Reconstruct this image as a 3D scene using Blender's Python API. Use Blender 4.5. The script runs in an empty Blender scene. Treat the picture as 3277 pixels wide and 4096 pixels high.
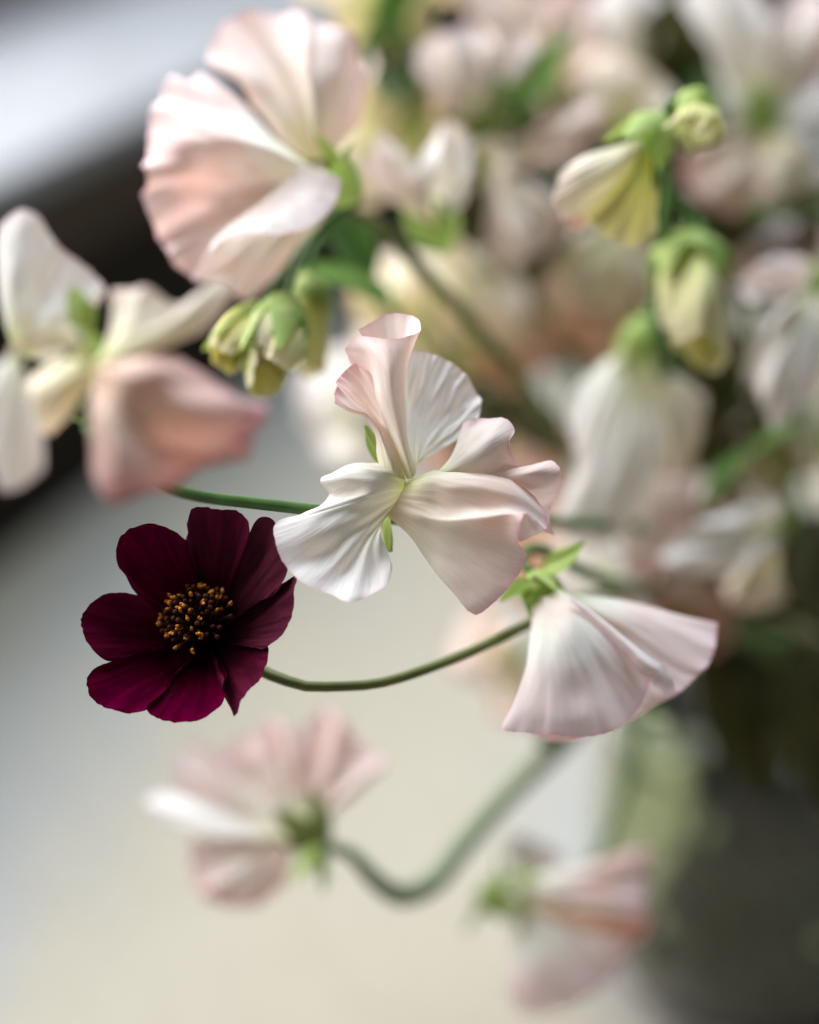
import bpy, math, random
import numpy as np
from mathutils import Vector, Matrix, noise

# ------------------------------------------------------------------ camera
PITCH = math.radians(25.0)
FOC, SENS = 61.0, 30.0
CAM = Vector((0.0, 0.0, 0.357))
RT = Vector((1, 0, 0))
FW = Vector((0, math.cos(PITCH), -math.sin(PITCH)))
UP = Vector((0, math.sin(PITCH), math.cos(PITCH)))
K = SENS / FOC / 4096.0           # tangent per photograph pixel
D0 = 0.325                        # focus distance
PXM = K * D0                      # metres per photograph pixel in the focus plane
scene = bpy.context.scene
col = scene.collection
cam_d = bpy.data.cameras.new('camera')
cam_d.sensor_fit = 'VERTICAL'; cam_d.sensor_height = SENS; cam_d.lens = FOC
cam_d.clip_start = 0.01; cam_d.clip_end = 50
cam_d.dof.use_dof = True; cam_d.dof.focus_distance = D0 - 0.001; cam_d.dof.aperture_fstop = 3.3
cam = bpy.data.objects.new('camera', cam_d)
cam.location = CAM; cam.rotation_euler = (math.pi / 2 - PITCH, 0, 0)
col.objects.link(cam); scene.camera = cam

# ------------------------------------------------------------------ light
world = bpy.data.worlds.new('World'); scene.world = world; world.use_nodes = True
bg = world.node_tree.nodes['Background']
bg.inputs[0].default_value = (0.80, 0.84, 0.92, 1); bg.inputs[1].default_value = 0.12

def area(name, loc, target, sx, sy, power, colr):
    l = bpy.data.lights.new(name, 'AREA'); l.shape = 'RECTANGLE'; l.size = sx; l.size_y = sy
    l.energy = power; l.color = colr
    o = bpy.data.objects.new(name, l); o.location = loc
    o.rotation_euler = (Vector(target) - Vector(loc)).to_track_quat('-Z', 'Y').to_euler()
    col.objects.link(o)
    return o
# the window stands on the white sill: a tall daylight opening along the wall; plus an added overhead fill lamp
WIN_DIR = Vector((0.365, 0.931, 0.0)); WIN_IN = Vector((0.931, -0.365, 0.0))
WIN_C = Vector((-0.368, 0.605, 0.62))
area('window_daylight', WIN_C, WIN_C + WIN_IN + Vector((0, 0, -0.25)), 0.82, 0.72, 14.0, (1.0, 0.975, 0.95))
area('overhead_fill', (0.10, 0.80, 1.25), (0.06, 0.42, 0.15), 0.7, 0.6, 14.0, (0.78, 0.89, 1.0))
vs = scene.view_settings
vs.view_transform = 'Standard'; vs.look = 'None'; vs.exposure = 0.12; vs.gamma = 1.0
scene.render.engine = 'CYCLES'
scene.cycles.use_denoising = True
try: scene.cycles.denoiser = 'OPENIMAGEDENOISE'
except Exception: pass
scene.cycles.max_bounces = 12; scene.cycles.transmission_bounces = 10; scene.cycles.diffuse_bounces = 5
scene.cycles.caustics_refractive = False; scene.cycles.caustics_reflective = False
scene.cycles.sample_clamp_indirect = 6.0

# ------------------------------------------------------------------ helpers
def P(px, py, d):
    return CAM + FW * d + RT * ((px - 1638.5) * K * d) + UP * ((2048.0 - py) * K * d)
def on_plane(px, py, z):
    r = FW + RT * ((px - 1638.5) * K) + UP * ((2048.0 - py) * K)
    return CAM + r * ((z - CAM.z) / r.z)
def camdir(x, y, z):               # x right, y up, z towards the camera
    return (RT * x + UP * y - FW * z).normalized()
V = 3277.0 / 1725.0                # coordinates read off the whole-picture view
def PV(x, y, d): return P(x * V, y * V, d)

def empty(name, loc, parent=None):
    o = bpy.data.objects.new(name, None); o.empty_display_size = 0.005
    col.objects.link(o)
    if parent is not None:
        o.parent = parent; o.location = Vector(loc) - world_of(parent)
    else:
        o.location = loc
    return o
def world_of(o):
    p = Vector((0, 0, 0))
    while o is not None:
        p += o.location; o = o.parent
    return p
def thing(name, label, cat, loc, group=None):
    o = empty(name, loc); o['label'] = label; o['category'] = cat
    if group: o['group'] = group
    return o
def mesh_obj(name, verts, faces, mat, parent=None, attrs=None, uv=None, smooth=True):
    org = world_of(parent) if parent is not None else Vector((0, 0, 0))
    vv = np.asarray(verts, dtype=float) - np.array(org)
    me = bpy.data.meshes.new(name); me.from_pydata(vv.tolist(), [], [tuple(f) for f in faces])
    if attrs:
        for k, a in attrs.items():
            at = me.attributes.new(k, 'FLOAT', 'POINT'); at.data.foreach_set('value', np.asarray(a, dtype=np.float32))
    if uv is not None:
        l = me.uv_layers.new(name='UVMap'); li = np.empty(len(me.loops), dtype=np.int32)
        me.loops.foreach_get('vertex_index', li); l.data.foreach_set('uv', np.asarray(uv, dtype=np.float32)[li].ravel())
    if smooth: me.polygons.foreach_set('use_smooth', [True] * len(me.polygons))
    if isinstance(mat, str): mat = M[mat]
    me.materials.append(mat); me.update()
    o = bpy.data.objects.new(name, me); col.objects.link(o)
    if parent is not None: o.parent = parent
    return o
def spline(pts, m):
    p = np.asarray(pts, dtype=float); n = len(p)
    if n == 2:
        t = np.linspace(0, 1, m)[:, None]; return p[0] * (1 - t) + p[1] * t
    seg = np.sqrt(np.linalg.norm(np.diff(p[:, :3], axis=0), axis=1)) + 1e-9
    t = np.concatenate([[0], np.cumsum(seg)]); T = np.empty_like(p)
    for i in range(n):
        if i == 0: T[i] = (p[1] - p[0]) / (t[1] - t[0])
        elif i == n - 1: T[i] = (p[-1] - p[-2]) / (t[-1] - t[-2])
        else:
            a, b = t[i] - t[i - 1], t[i + 1] - t[i]
            T[i] = ((p[i] - p[i - 1]) / a * b + (p[i + 1] - p[i]) / b * a) / (a + b)
    # resample evenly by length
    fine = np.linspace(0, t[-1], m * 8); out = []
    idx = np.clip(np.searchsorted(t, fine, side='right') - 1, 0, n - 2)
    h = (t[idx + 1] - t[idx]); s = (fine - t[idx]) / h; h = h[:, None]; s = s[:, None]
    F = ((2*s**3 - 3*s**2 + 1) * p[idx] + (s**3 - 2*s**2 + s) * h * T[idx] + (-2*s**3 + 3*s**2) * p[idx + 1] + (s**3 - s**2) * h * T[idx + 1])
    L = np.concatenate([[0], np.cumsum(np.linalg.norm(np.diff(F[:, :3], axis=0), axis=1))])
    q = np.linspace(0, L[-1], m)
    return np.stack([np.interp(q, L, F[:, k]) for k in range(p.shape[1])], axis=1)
def grid_faces(nu, nv, close_u=False):
    f = []
    for i in range(nu - (0 if close_u else 1)):
        a, b = i * nv, ((i + 1) % nu) * nv
        for j in range(nv - 1):
            f.append((a + j, b + j, b + j + 1, a + j + 1))
    return f
def grid_normals(G):
    du = np.gradient(G, axis=0); dv = np.gradient(G, axis=1)
    n = np.cross(du, dv); return n / (np.linalg.norm(n, axis=2, keepdims=True) + 1e-12)
def fbm(x, y, z, o=2):
    s, a = 0.0, 1.0
    for _ in range(o):
        s += a * noise.noise(Vector((x, y, z))); x *= 2.1; y *= 2.1; z *= 2.1; a *= 0.5
    return s
def finish_petal(name, G, parent, mat, crinkle=0.00025, ruffle=0.0, seed=0.0, margins=True):
    """G is a grid of world points (ribs, base to edge). Adds crinkles and ragged margin; stores where on the petal a point is."""
    nu, nv = G.shape[:2]
    N = grid_normals(G)
    u = np.linspace(0, 1, nu); v = np.linspace(0, 1, nv)
    for i in range(nu):
        for j in range(nv):
            w = v[j]
            a = crinkle * (0.25 + w) * fbm(u[i] * 9 + seed, w * 2.2, seed * 1.7, 2)
            if ruffle: a += ruffle * w ** 3 * noise.noise(Vector((u[i] * 11 + seed * 3, 0.3, seed)))
            G[i, j] += N[i, j] * a
    # edge distance in metres
    lenv = np.linalg.norm(np.diff(G, axis=1), axis=2).sum(axis=1)
    e_tip = (1 - v)[None, :] * lenv[:, None]
    if margins:
        du = np.linalg.norm(np.diff(G, axis=0), axis=2)
        c0 = np.concatenate([np.zeros((1, nv)), np.cumsum(du, axis=0)]); c1 = c0[-1] - c0
        e = np.minimum(e_tip, np.minimum(c0, c1) + (1 - v)[None, :] ** 2 * 0.02)
    else: e = e_tip
    for i in range(nu):      # tiny nicks along the outer margin
        k = noise.noise(Vector((u[i] * 60 + seed, 2.0, seed)))
        G[i, -1] += (G[i, -1] - G[i, -2]) * 0.45 * k
    UV = np.stack(np.meshgrid(u, v, indexing='ij'), axis=2).reshape(-1, 2)
    return mesh_obj(name, G.reshape(-1, 3), grid_faces(nu, nv), mat, parent,
                    {'pv': np.tile(v, nu), 'pe': e.reshape(-1) * 1000.0}, UV)
def patch(name, parent, tr, depth, ribs, mat, nu=56, nv=36, crinkle=0.00022, ruffle=0.0, seed=0.0, zs=1.7, margins=True, ty=0.0):
    """ribs: lists of (x, y, dz) in the units of the traced crop; dz towards the viewer, same unit."""
    ox, oy, s = tr
    R = [spline([(p[0], p[1], p[2] if len(p) > 2 else 0.0) for p in r], nv) for r in ribs]
    R = np.stack(R)                                   # ribs x nv x 3
    G = np.stack([spline(R[:, j], nu) for j in range(nv)], axis=1)
    W = np.empty_like(G)
    for i in range(nu):
        for j in range(nv):
            x, y, z = G[i, j]; z += ty * (y - ribs[0][0][1]) / zs
            W[i, j] = P(ox + x * s, oy + y * s, depth - z * s * zs * PXM)
    return finish_petal(name, W, parent, mat, crinkle, ruffle, seed, margins)
def tube(name, pts, rad, mat, parent, n=10, m=None, ridges=0.0):
    pts = [tuple(p) for p in pts]
    if not isinstance(rad, (list, tuple)): rad = [rad] * len(pts)
    Q = spline([(*p, r) for p, r in zip(pts, rad)], m or max(8, len(pts) * 8))
    C, r = Q[:, :3], Q[:, 3]
    T = np.gradient(C, axis=0); T /= np.linalg.norm(T, axis=1, keepdims=True) + 1e-12
    a = np.array((0.3, 0.2, 0.93)); a -= T[0] * a.dot(T[0]); a /= np.linalg.norm(a)
    Vs = []
    for i in range(len(C)):
        a = a - T[i] * a.dot(T[i]); a /= np.linalg.norm(a); b = np.cross(T[i], a)
        for k in range(n):
            th = 2 * math.pi * k / n; rr = r[i] * (1 + ridges * math.cos(th * 5))
            Vs.append(C[i] + (a * math.cos(th) + b * math.sin(th)) * rr)
    F = []
    for i in range(len(C) - 1):
        for k in range(n):
            F.append((i*n + k, i*n + (k+1) % n, (i+1)*n + (k+1) % n, (i+1)*n + k))
    F.append(tuple(range(n))[::-1]); F.append(tuple((len(C)-1)*n + k for k in range(n)))
    return mesh_obj(name, Vs, F, mat, parent)
def frame(axis, roll=0.0):
    z = Vector(axis).normalized(); h = UP if abs(z.dot(UP)) < 0.95 else RT
    x = h.cross(z).normalized(); y = z.cross(x)
    Mx = Matrix((x, y, z)).transposed()
    return Mx @ Matrix.Rotation(roll, 3, 'Z')

# ------------------------------------------------------------------ materials
M = {}
def nmat(name):
    m = bpy.data.materials.new(name); m.use_nodes = True
    t = m.node_tree; t.nodes.clear(); M[name] = m
    return m, t, t.nodes.new('ShaderNodeOutputMaterial')
def N_(t, typ, **kw):
    n = t.nodes.new(typ)
    for k, v in kw.items(): setattr(n, k, v)
    return n
def ramp(t, fac, stops):
    r = N_(t, 'ShaderNodeValToRGB'); cr = r.color_ramp
    while len(cr.elements) < len(stops): cr.elements.new(0.5)
    for e, (p, c) in zip(cr.elements, stops): e.position = p; e.color = (*c, 1) if len(c) == 3 else c
    t.links.new(fac, r.inputs[0]); return r.outputs[0]
def mixc(t, fac, a, b, mode='MIX'):
    n = N_(t, 'ShaderNodeMix', data_type='RGBA', blend_type=mode)
    for s, v in ((0, fac), (6, a), (7, b)):
        if hasattr(v, 'links'): t.links.new(v, n.inputs[s])
        elif isinstance(v, (int, float)): n.inputs[s].default_value = v
        else: n.inputs[s].default_value = (*v, 1)
    return n.outputs[2]
def math_(t, op, a, b=None, clamp=False):
    n = N_(t, 'ShaderNodeMath', operation=op, use_clamp=clamp)
    for s, v in ((0, a), (1, b)):
        if v is None: continue
        if hasattr(v, 'links'): t.links.new(v, n.inputs[s])
        else: n.inputs[s].default_value = v
    return n.outputs[0]
def petal_mat(name, stops, edge, edge_mm=0.7, blotch=None, trans=0.4, vein=0.03, rough=0.55, spec=0.25, veinfreq=70, bump=0.12, edge_amt=0.6, sheen=0.15, tcol=None):
    m, t, out = nmat(name); L = t.links.new
    pv = N_(t, 'ShaderNodeAttribute', attribute_name='pv').outputs['Fac']
    pe = N_(t, 'ShaderNodeAttribute', attribute_name='pe').outputs['Fac']
    tc = N_(t, 'ShaderNodeTexCoord')
    mp = N_(t, 'ShaderNodeMapping'); mp.inputs['Scale'].default_value = (veinfreq, 3.0, 1); L(tc.outputs['UV'], mp.inputs[0])
    oi = N_(t, 'ShaderNodeObjectInfo')
    nz = N_(t, 'ShaderNodeTexNoise'); nz.inputs['Scale'].default_value = 1.0; nz.inputs['Detail'].default_value = 3; nz.inputs['Distortion'].default_value = 0.5
    L(mp.outputs[0], nz.inputs['Vector'])
    n2 = N_(t, 'ShaderNodeTexNoise'); n2.inputs['Scale'].default_value = 95.0; n2.inputs['Detail'].default_value = 3
    L(tc.outputs['Object'], n2.inputs['Vector'])
    v2 = math_(t, 'ADD', pv, math_(t, 'MULTIPLY', math_(t, 'SUBTRACT', n2.outputs[0], 0.5), 0.35))
    c = ramp(t, v2, stops)
    if blotch:
        bl = ramp(t, n2.outputs[0], [(0.46, (0, 0, 0)), (0.66, (1, 1, 1))])
        c = mixc(t, math_(t, 'MULTIPLY', bl, blotch[1]), c, blotch[0])
    vv = ramp(t, nz.outputs[0], [(0.35, (1 - vein * 2.2,) * 3), (0.6, (1, 1, 1))])
    c = mixc(t, 1.0, c, vv, 'MULTIPLY')
    em = math_(t, 'MULTIPLY', ramp(t, math_(t, 'DIVIDE', pe, edge_mm * 3.0), [(0.0, (1, 1, 1)), (0.33, (0.45,) * 3), (1.0, (0, 0, 0))]), edge_amt)
    c = mixc(t, em, c, edge)
    hsv = N_(t, 'ShaderNodeHueSaturation'); L(c, hsv.inputs['Color'])
    L(math_(t, 'ADD', math_(t, 'MULTIPLY', oi.outputs['Random'], 0.10), 0.94), hsv.inputs['Value'])
    L(math_(t, 'ADD', math_(t, 'MULTIPLY', oi.outputs['Random'], 0.4), 0.8), hsv.inputs['Saturation'])
    c = hsv.outputs[0]
    b = N_(t, 'ShaderNodeBump'); b.inputs['Strength'].default_value = bump; b.inputs['Distance'].default_value = 0.0004
    L(nz.outputs[0], b.inputs['Height'])
    p = N_(t, 'ShaderNodeBsdfPrincipled'); L(c, p.inputs['Base Color']); L(b.outputs[0], p.inputs['Normal'])
    p.inputs['Roughness'].default_value = rough; p.inputs['Specular IOR Level'].default_value = spec
    p.inputs['Sheen Weight'].default_value = sheen; p.inputs['Sheen Roughness'].default_value = 0.4
    tr = N_(t, 'ShaderNodeBsdfTranslucent'); L(b.outputs[0], tr.inputs['Normal'])
    if tcol: L(mixc(t, 1.0, c, tcol, 'MULTIPLY'), tr.inputs[0])
    else: L(c, tr.inputs[0])
    mx = N_(t, 'ShaderNodeMixShader'); mx.inputs[0].default_value = trans
    L(p.outputs[0], mx.inputs[1]); L(tr.outputs[0], mx.inputs[2]); L(mx.outputs[0], out.inputs[0])
    return m
TW = (1.0, 0.80, 0.72)
petal_mat('petal_blush', [(0.0, (0.70, 0.78, 0.36)), (0.12, (0.85, 0.87, 0.60)), (0.30, (0.88, 0.85, 0.74)), (0.6, (0.89, 0.81, 0.745)), (1.0, (0.89, 0.76, 0.745))],
          (0.76, 0.40, 0.50), 0.45, ((0.85, 0.66, 0.58), 0.6), 0.30, 0.025, tcol=TW, bump=0.2)
petal_mat('petal_tipped', [(0.0, (0.72, 0.80, 0.46)), (0.15, (0.86, 0.90, 0.78)), (0.42, (0.89, 0.88, 0.83)), (0.66, (0.89, 0.765, 0.745)), (1.0, (0.88, 0.755, 0.765))],
          (0.74, 0.36, 0.50), 0.35, ((0.85, 0.61, 0.57), 0.65), 0.30, 0.018, tcol=TW)
petal_mat('petal_plain', [(0.0, (0.89, 0.85, 0.84)), (1.0, (0.90, 0.83, 0.84))], (0.78, 0.46, 0.56), 0.25, None, 0.30, 0.018, tcol=TW)
petal_mat('petal_pink', [(0.0, (0.72, 0.76, 0.42)), (0.2, (0.86, 0.83, 0.68)), (0.5, (0.88, 0.77, 0.68)), (0.85, (0.88, 0.71, 0.66)), (1.0, (0.87, 0.64, 0.63))],
          (0.76, 0.38, 0.47), 0.6, ((0.85, 0.60, 0.53), 0.4), 0.30, 0.018, tcol=(1.0, 0.74, 0.64))
petal_mat('petal_rose', [(0.0, (0.66, 0.60, 0.26)), (0.18, (0.82, 0.62, 0.46)), (0.5, (0.84, 0.60, 0.50)), (0.85, (0.84, 0.52, 0.50)), (1.0, (0.84, 0.40, 0.46))],
          (0.76, 0.26, 0.38), 1.4, ((0.80, 0.46, 0.38), 0.6), 0.30, 0.02, tcol=(1.0, 0.70, 0.58))
petal_mat('petal_white', [(0.0, (0.68, 0.78, 0.36)), (0.12, (0.83, 0.87, 0.64)), (0.30, (0.88, 0.89, 0.82)), (0.6, (0.89, 0.88, 0.86)), (1.0, (0.89, 0.86, 0.86))],
          (0.80, 0.54, 0.62), 0.35, ((0.88, 0.82, 0.78), 0.35), 0.30, 0.045, edge_amt=0.55, tcol=(1.0, 0.88, 0.76), bump=0.28, veinfreq=95)
petal_mat('petal_cream', [(0.0, (0.58, 0.66, 0.26)), (0.25, (0.78, 0.77, 0.50)), (0.6, (0.85, 0.80, 0.64)), (1.0, (0.87, 0.77, 0.68))],
          (0.84, 0.60, 0.56), 0.6, ((0.86, 0.72, 0.58), 0.35), 0.30, 0.018, tcol=(1.0, 0.86, 0.62))
petal_mat('petal_peach', [(0.0, (0.70, 0.68, 0.40)), (0.3, (0.84, 0.68, 0.53)), (0.7, (0.84, 0.60, 0.49)), (1.0, (0.82, 0.52, 0.47))],
          (0.76, 0.38, 0.42), 0.7, ((0.78, 0.46, 0.34), 0.5), 0.30, 0.018, tcol=(1.0, 0.70, 0.55))
petal_mat('petal_bud', [(0.0, (0.44, 0.56, 0.14)), (0.30, (0.66, 0.70, 0.24)), (0.7, (0.80, 0.79, 0.42)), (1.0, (0.87, 0.83, 0.60))],
          (0.90, 0.82, 0.64), 0.8, ((0.72, 0.68, 0.22), 0.5), 0.30, 0.06, veinfreq=24, bump=0.4, tcol=(0.95, 0.86, 0.40))
petal_mat('petal_maroon', [(0.0, (0.0015, 0.0003, 0.0005)), (0.30, (0.010, 0.0005, 0.003)), (0.58, (0.062, 0.0010, 0.015)), (1.0, (0.112, 0.0014, 0.028))],  # near-black inner stops paint in the shade of the deep centre
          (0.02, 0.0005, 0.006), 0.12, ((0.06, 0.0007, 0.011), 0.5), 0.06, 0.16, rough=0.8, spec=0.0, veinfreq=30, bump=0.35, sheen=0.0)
def green_mat(name, c1, c2, rough=0.5, trans=0.15, scale=220, spec=0.35):
    m, t, out = nmat(name); L = t.links.new
    tc = N_(t, 'ShaderNodeTexCoord'); nz = N_(t, 'ShaderNodeTexNoise'); nz.inputs['Scale'].default_value = scale; nz.inputs['Detail'].default_value = 3
    L(tc.outputs['Object'], nz.inputs['Vector'])
    c = ramp(t, nz.outputs[0], [(0.3, c1), (0.7, c2)])
    p = N_(t, 'ShaderNodeBsdfPrincipled'); L(c, p.inputs['Base Color']); p.inputs['Roughness'].default_value = rough; p.inputs['Specular IOR Level'].default_value = spec
    p.inputs['Sheen Weight'].default_value = 0.1 if trans > 0 else 0.0
    tr = N_(t, 'ShaderNodeBsdfTranslucent'); L(c, tr.inputs[0])
    b = N_(t, 'ShaderNodeBump'); b.inputs['Strength'].default_value = 0.2; b.inputs['Distance'].default_value = 0.0003; L(nz.outputs[0], b.inputs['Height']); L(b.outputs[0], p.inputs['Normal'])
    mx = N_(t, 'ShaderNodeMixShader'); mx.inputs[0].default_value = trans
    L(p.outputs[0], mx.inputs[1]); L(tr.outputs[0], mx.inputs[2]); L(mx.outputs[0], out.inputs[0])
green_mat('stem_green', (0.060, 0.150, 0.030), (0.105, 0.230, 0.050))
green_mat('stem_olive', (0.130, 0.160, 0.035), (0.190, 0.215, 0.060))
green_mat('stem_dull', (0.20, 0.26, 0.15), (0.27, 0.33, 0.20))
green_mat('calyx_green', (0.27, 0.41, 0.09), (0.43, 0.53, 0.15), trans=0.3)
green_mat('leaf_green', (0.035, 0.085, 0.018), (0.075, 0.16, 0.030), trans=0.3, scale=90)
green_mat('leaf_olive', (0.040, 0.042, 0.012), (0.085, 0.080, 0.022), trans=0.3, scale=90)
green_mat('leaf_bright', (0.12, 0.24, 0.06), (0.19, 0.32, 0.09), trans=0.35, scale=90)
green_mat('disc_dark', (0.003, 0.001, 0.001), (0.010, 0.003, 0.002), trans=0.0, spec=0.03, rough=0.8)
green_mat('floret_brown', (0.022, 0.005, 0.003), (0.10, 0.026, 0.010), trans=0.0, spec=0.12, rough=0.7)
green_mat('anther_orange', (0.46, 0.15, 0.008), (0.70, 0.28, 0.015), trans=0.0)

# ------------------------------------------------------------------ setting: table, gap, wall and sill
def table_mat():
    m, t, out = nmat('table_surface'); L = t.links.new
    tc = N_(t, 'ShaderNodeTexCoord')
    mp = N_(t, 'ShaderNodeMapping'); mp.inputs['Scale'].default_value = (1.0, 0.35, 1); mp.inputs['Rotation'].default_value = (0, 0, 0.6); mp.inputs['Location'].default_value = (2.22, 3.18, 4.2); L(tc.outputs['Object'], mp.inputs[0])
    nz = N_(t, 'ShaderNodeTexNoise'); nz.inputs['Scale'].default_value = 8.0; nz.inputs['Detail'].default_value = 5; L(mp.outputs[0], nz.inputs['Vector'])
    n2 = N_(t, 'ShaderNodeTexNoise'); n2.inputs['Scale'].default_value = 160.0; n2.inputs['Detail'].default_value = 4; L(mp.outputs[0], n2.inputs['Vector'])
    c = ramp(t, nz.outputs[0], [(0.36, (0.325, 0.34, 0.35)), (0.50, (0.38, 0.35, 0.28)), (0.7, (0.40, 0.365, 0.285))])  # blue-grey stains, placed left to also paint in the window's cool light
    c = mixc(t, 0.25, c, ramp(t, n2.outputs[0], [(0.3, (0.28, 0.25, 0.20)), (0.7, (0.48, 0.44, 0.37))]))
    p = N_(t, 'ShaderNodeBsdfPrincipled'); L(c, p.inputs['Base Color']); p.inputs['Roughness'].default_value = 0.46; p.inputs['Specular IOR Level'].default_value = 0.35
    L(p.outputs[0], out.inputs[0])
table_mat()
def plain(name, colr, rough=0.6, spec=0.4, nscale=40, var=0.2):
    m, t, out = nmat(name); L = t.links.new
    tc = N_(t, 'ShaderNodeTexCoord'); nz = N_(t, 'ShaderNodeTexNoise'); nz.inputs['Scale'].default_value = nscale; nz.inputs['Detail'].default_value = 4
    L(tc.outputs['Object'], nz.inputs['Vector'])
    a = tuple(x * (1 - var) for x in colr)
    c = ramp(t, nz.outputs[0], [(0.3, a), (0.7, colr)])
    p = N_(t, 'ShaderNodeBsdfPrincipled'); L(c, p.inputs['Base Color']); p.inputs['Roughness'].default_value = rough; p.inputs['Specular IOR Level'].default_value = spec
    L(p.outputs[0], out.inputs[0])
plain('sill_white', (0.29, 0.30, 0.32), 0.55)
plain('dark_wood', (0.016, 0.010, 0.006), 0.7, 0.15)
plain('brown_wood', (0.050, 0.031, 0.016), 0.5, 0.2)
plain('frame_grey', (0.20, 0.17, 0.17), 0.6)

def prism(name, poly, z0, z1, mat, parent=None, bev=0.0):
    n = len(poly)
    v = [(p[0], p[1], z0) for p in poly] + [(p[0], p[1], z1) for p in poly]
    f = [tuple(range(n))[::-1], tuple(range(n, 2 * n))] + [(i, (i+1) % n, n + (i+1) % n, n + i) for i in range(n)]
    o = mesh_obj(name, v, f, mat, parent, smooth=False)
    if bev:
        b = o.modifiers.new('bevel', 'BEVEL'); b.width = bev; b.segments = 4
    return o
def struct(o, label, cat):
    o['kind'] = 'structure'; o['label'] = label; o['category'] = cat
SZ = 0.16
s0 = on_plane(0, 700, SZ); s1 = on_plane(850, 300, SZ); sd = (s1 - s0).normalized(); sn = Vector((-sd.y, sd.x, 0))   # sn points to the wall
sA = s0 - sd * 1.5; sB = s0 + sd * 3.0
sill = prism('window_sill', [sB, sB + sn * 0.135, sA + sn * 0.135, sA], SZ - 0.012, SZ, 'sill_white', bev=0.003)
struct(sill, 'white painted window sill above dark wood panelling', 'window sill')
w0 = sn * 0.028
nose = prism('sill_moulding', [sB + sn * 0.008, sB + sn * 0.06, sA + sn * 0.06, sA + sn * 0.008], SZ - 0.045, SZ - 0.0125, 'brown_wood', sill)
wall = prism('wall', [sB + w0, sB + sn * 0.06, sA + sn * 0.06, sA + w0], -0.75, SZ - 0.0455, 'dark_wood')
struct(wall, 'dark brown panelled wall below the white sill', 'wall')
rail = prism('window_frame', [sB + sn * 0.1355, sB + sn * 0.20, sA + sn * 0.20, sA + sn * 0.1355], SZ - 0.03, SZ + 0.045, 'frame_grey')
struct(rail, 'grey brown bottom rail of the window behind the sill', 'window frame')
tE = s0 + sn * 0.026; tE.z = 0
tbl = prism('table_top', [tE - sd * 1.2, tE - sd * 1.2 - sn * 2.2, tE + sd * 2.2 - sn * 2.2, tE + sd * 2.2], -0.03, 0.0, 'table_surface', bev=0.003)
struct(tbl, 'pale beige table top under the vase', 'table')
flo = prism('floor', [(-3, -1.5, 0), (3, -1.5, 0), (3, 4.5, 0), (-3, 4.5, 0)], -0.78, -0.75, 'dark_wood')
struct(flo, 'dark brown floor showing between table and wall', 'floor')

# ------------------------------------------------------------------ vase
VX = P(3110, 3500, 0.535); VC = Vector((VX.x, 0.462, 0.0))
def lathe(name, prof, mat, parent, n=64, loc=VC):
    vs_, f = [], []
    for i, (r, z) in enumerate(prof):
        for k in range(n):
            th = 2 * math.pi * k / n
            vs_.append((loc.x + r * math.cos(th), loc.y + r * math.sin(th), loc.z + z))
    for i in range(len(prof) - 1):
        for k in range(n):
            f.append((i*n + k, i*n + (k+1) % n, (i+1)*n + (k+1) % n, (i+1)*n + k))
    f.append(tuple(range(n))[::-1]); f.append(tuple((len(prof)-1)*n + k for k in range(n)))
    return mesh_obj(name, vs_, f, mat, parent)
m, t, out = nmat('vase_glass')
g = N_(t, 'ShaderNodeBsdfPrincipled'); g.inputs['Base Color'].default_value = (0.82, 0.86, 0.76, 1); g.inputs['Roughness'].default_value = 0.03
g.inputs['Transmission Weight'].default_value = 1.0; g.inputs['IOR'].default_value = 1.46; t.links.new(g.outputs[0], out.inputs[0])
m, t, out = nmat('vase_water')
g = N_(t, 'ShaderNodeBsdfPrincipled'); g.inputs['Base Color'].default_value = (0.66, 0.70, 0.50, 1); g.inputs['Roughness'].default_value = 0.0
g.inputs['Transmission Weight'].default_value = 1.0; g.inputs['IOR'].default_value = 1.33; t.links.new(g.outputs[0], out.inputs[0])
outer = [(0.024, 0.0006), (0.029, 0.0012), (0.036, 0.006), (0.0425, 0.017), (0.046, 0.032), (0.0468, 0.048), (0.0455, 0.066), (0.0425, 0.084), (0.0395, 0.098), (0.0385, 0.106), (0.0395, 0.111)]
inner = [(0.0382, 0.1113), (0.0370, 0.106), (0.0380, 0.098), (0.0410, 0.084), (0.0440, 0.066), (0.0453, 0.048), (0.0445, 0.032), (0.0408, 0.017), (0.033, 0.009), (0.020, 0.0075)]
def sm(prof, m): return [tuple(p) for p in spline([(a, b, 0) for a, b in prof], m)[:, :2]]
vase = thing('glass_vase', 'clear rounded glass vase holding the bouquet stems in water', 'vase', VC)
lathe('vase_body', sm(outer, 40) + sm(inner, 40), 'vase_glass', vase)
lathe('water', [(r - 0.0004, z) for r, z in sm([p for p in reversed(inner) if p[1] < 0.09], 30)], 'vase_water', vase)
def mouth(i):         # where a stem passes the mouth of the vase and where it ends under water
    a = i * 2.399; r = 0.026 * math.sqrt(((i * 7) % 17 + 1) / 17.0)
    return [VC + Vector((r * math.cos(a), r * math.sin(a), 0.115)), VC + Vector((-r * 0.6 * math.cos(a + 0.7), -r * 0.6 * math.sin(a + 0.7), 0.055)),
            VC + Vector((-r * math.cos(a + 0.9) * 1.0, -r * math.sin(a + 0.9) * 1.0, 0.013))]

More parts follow.
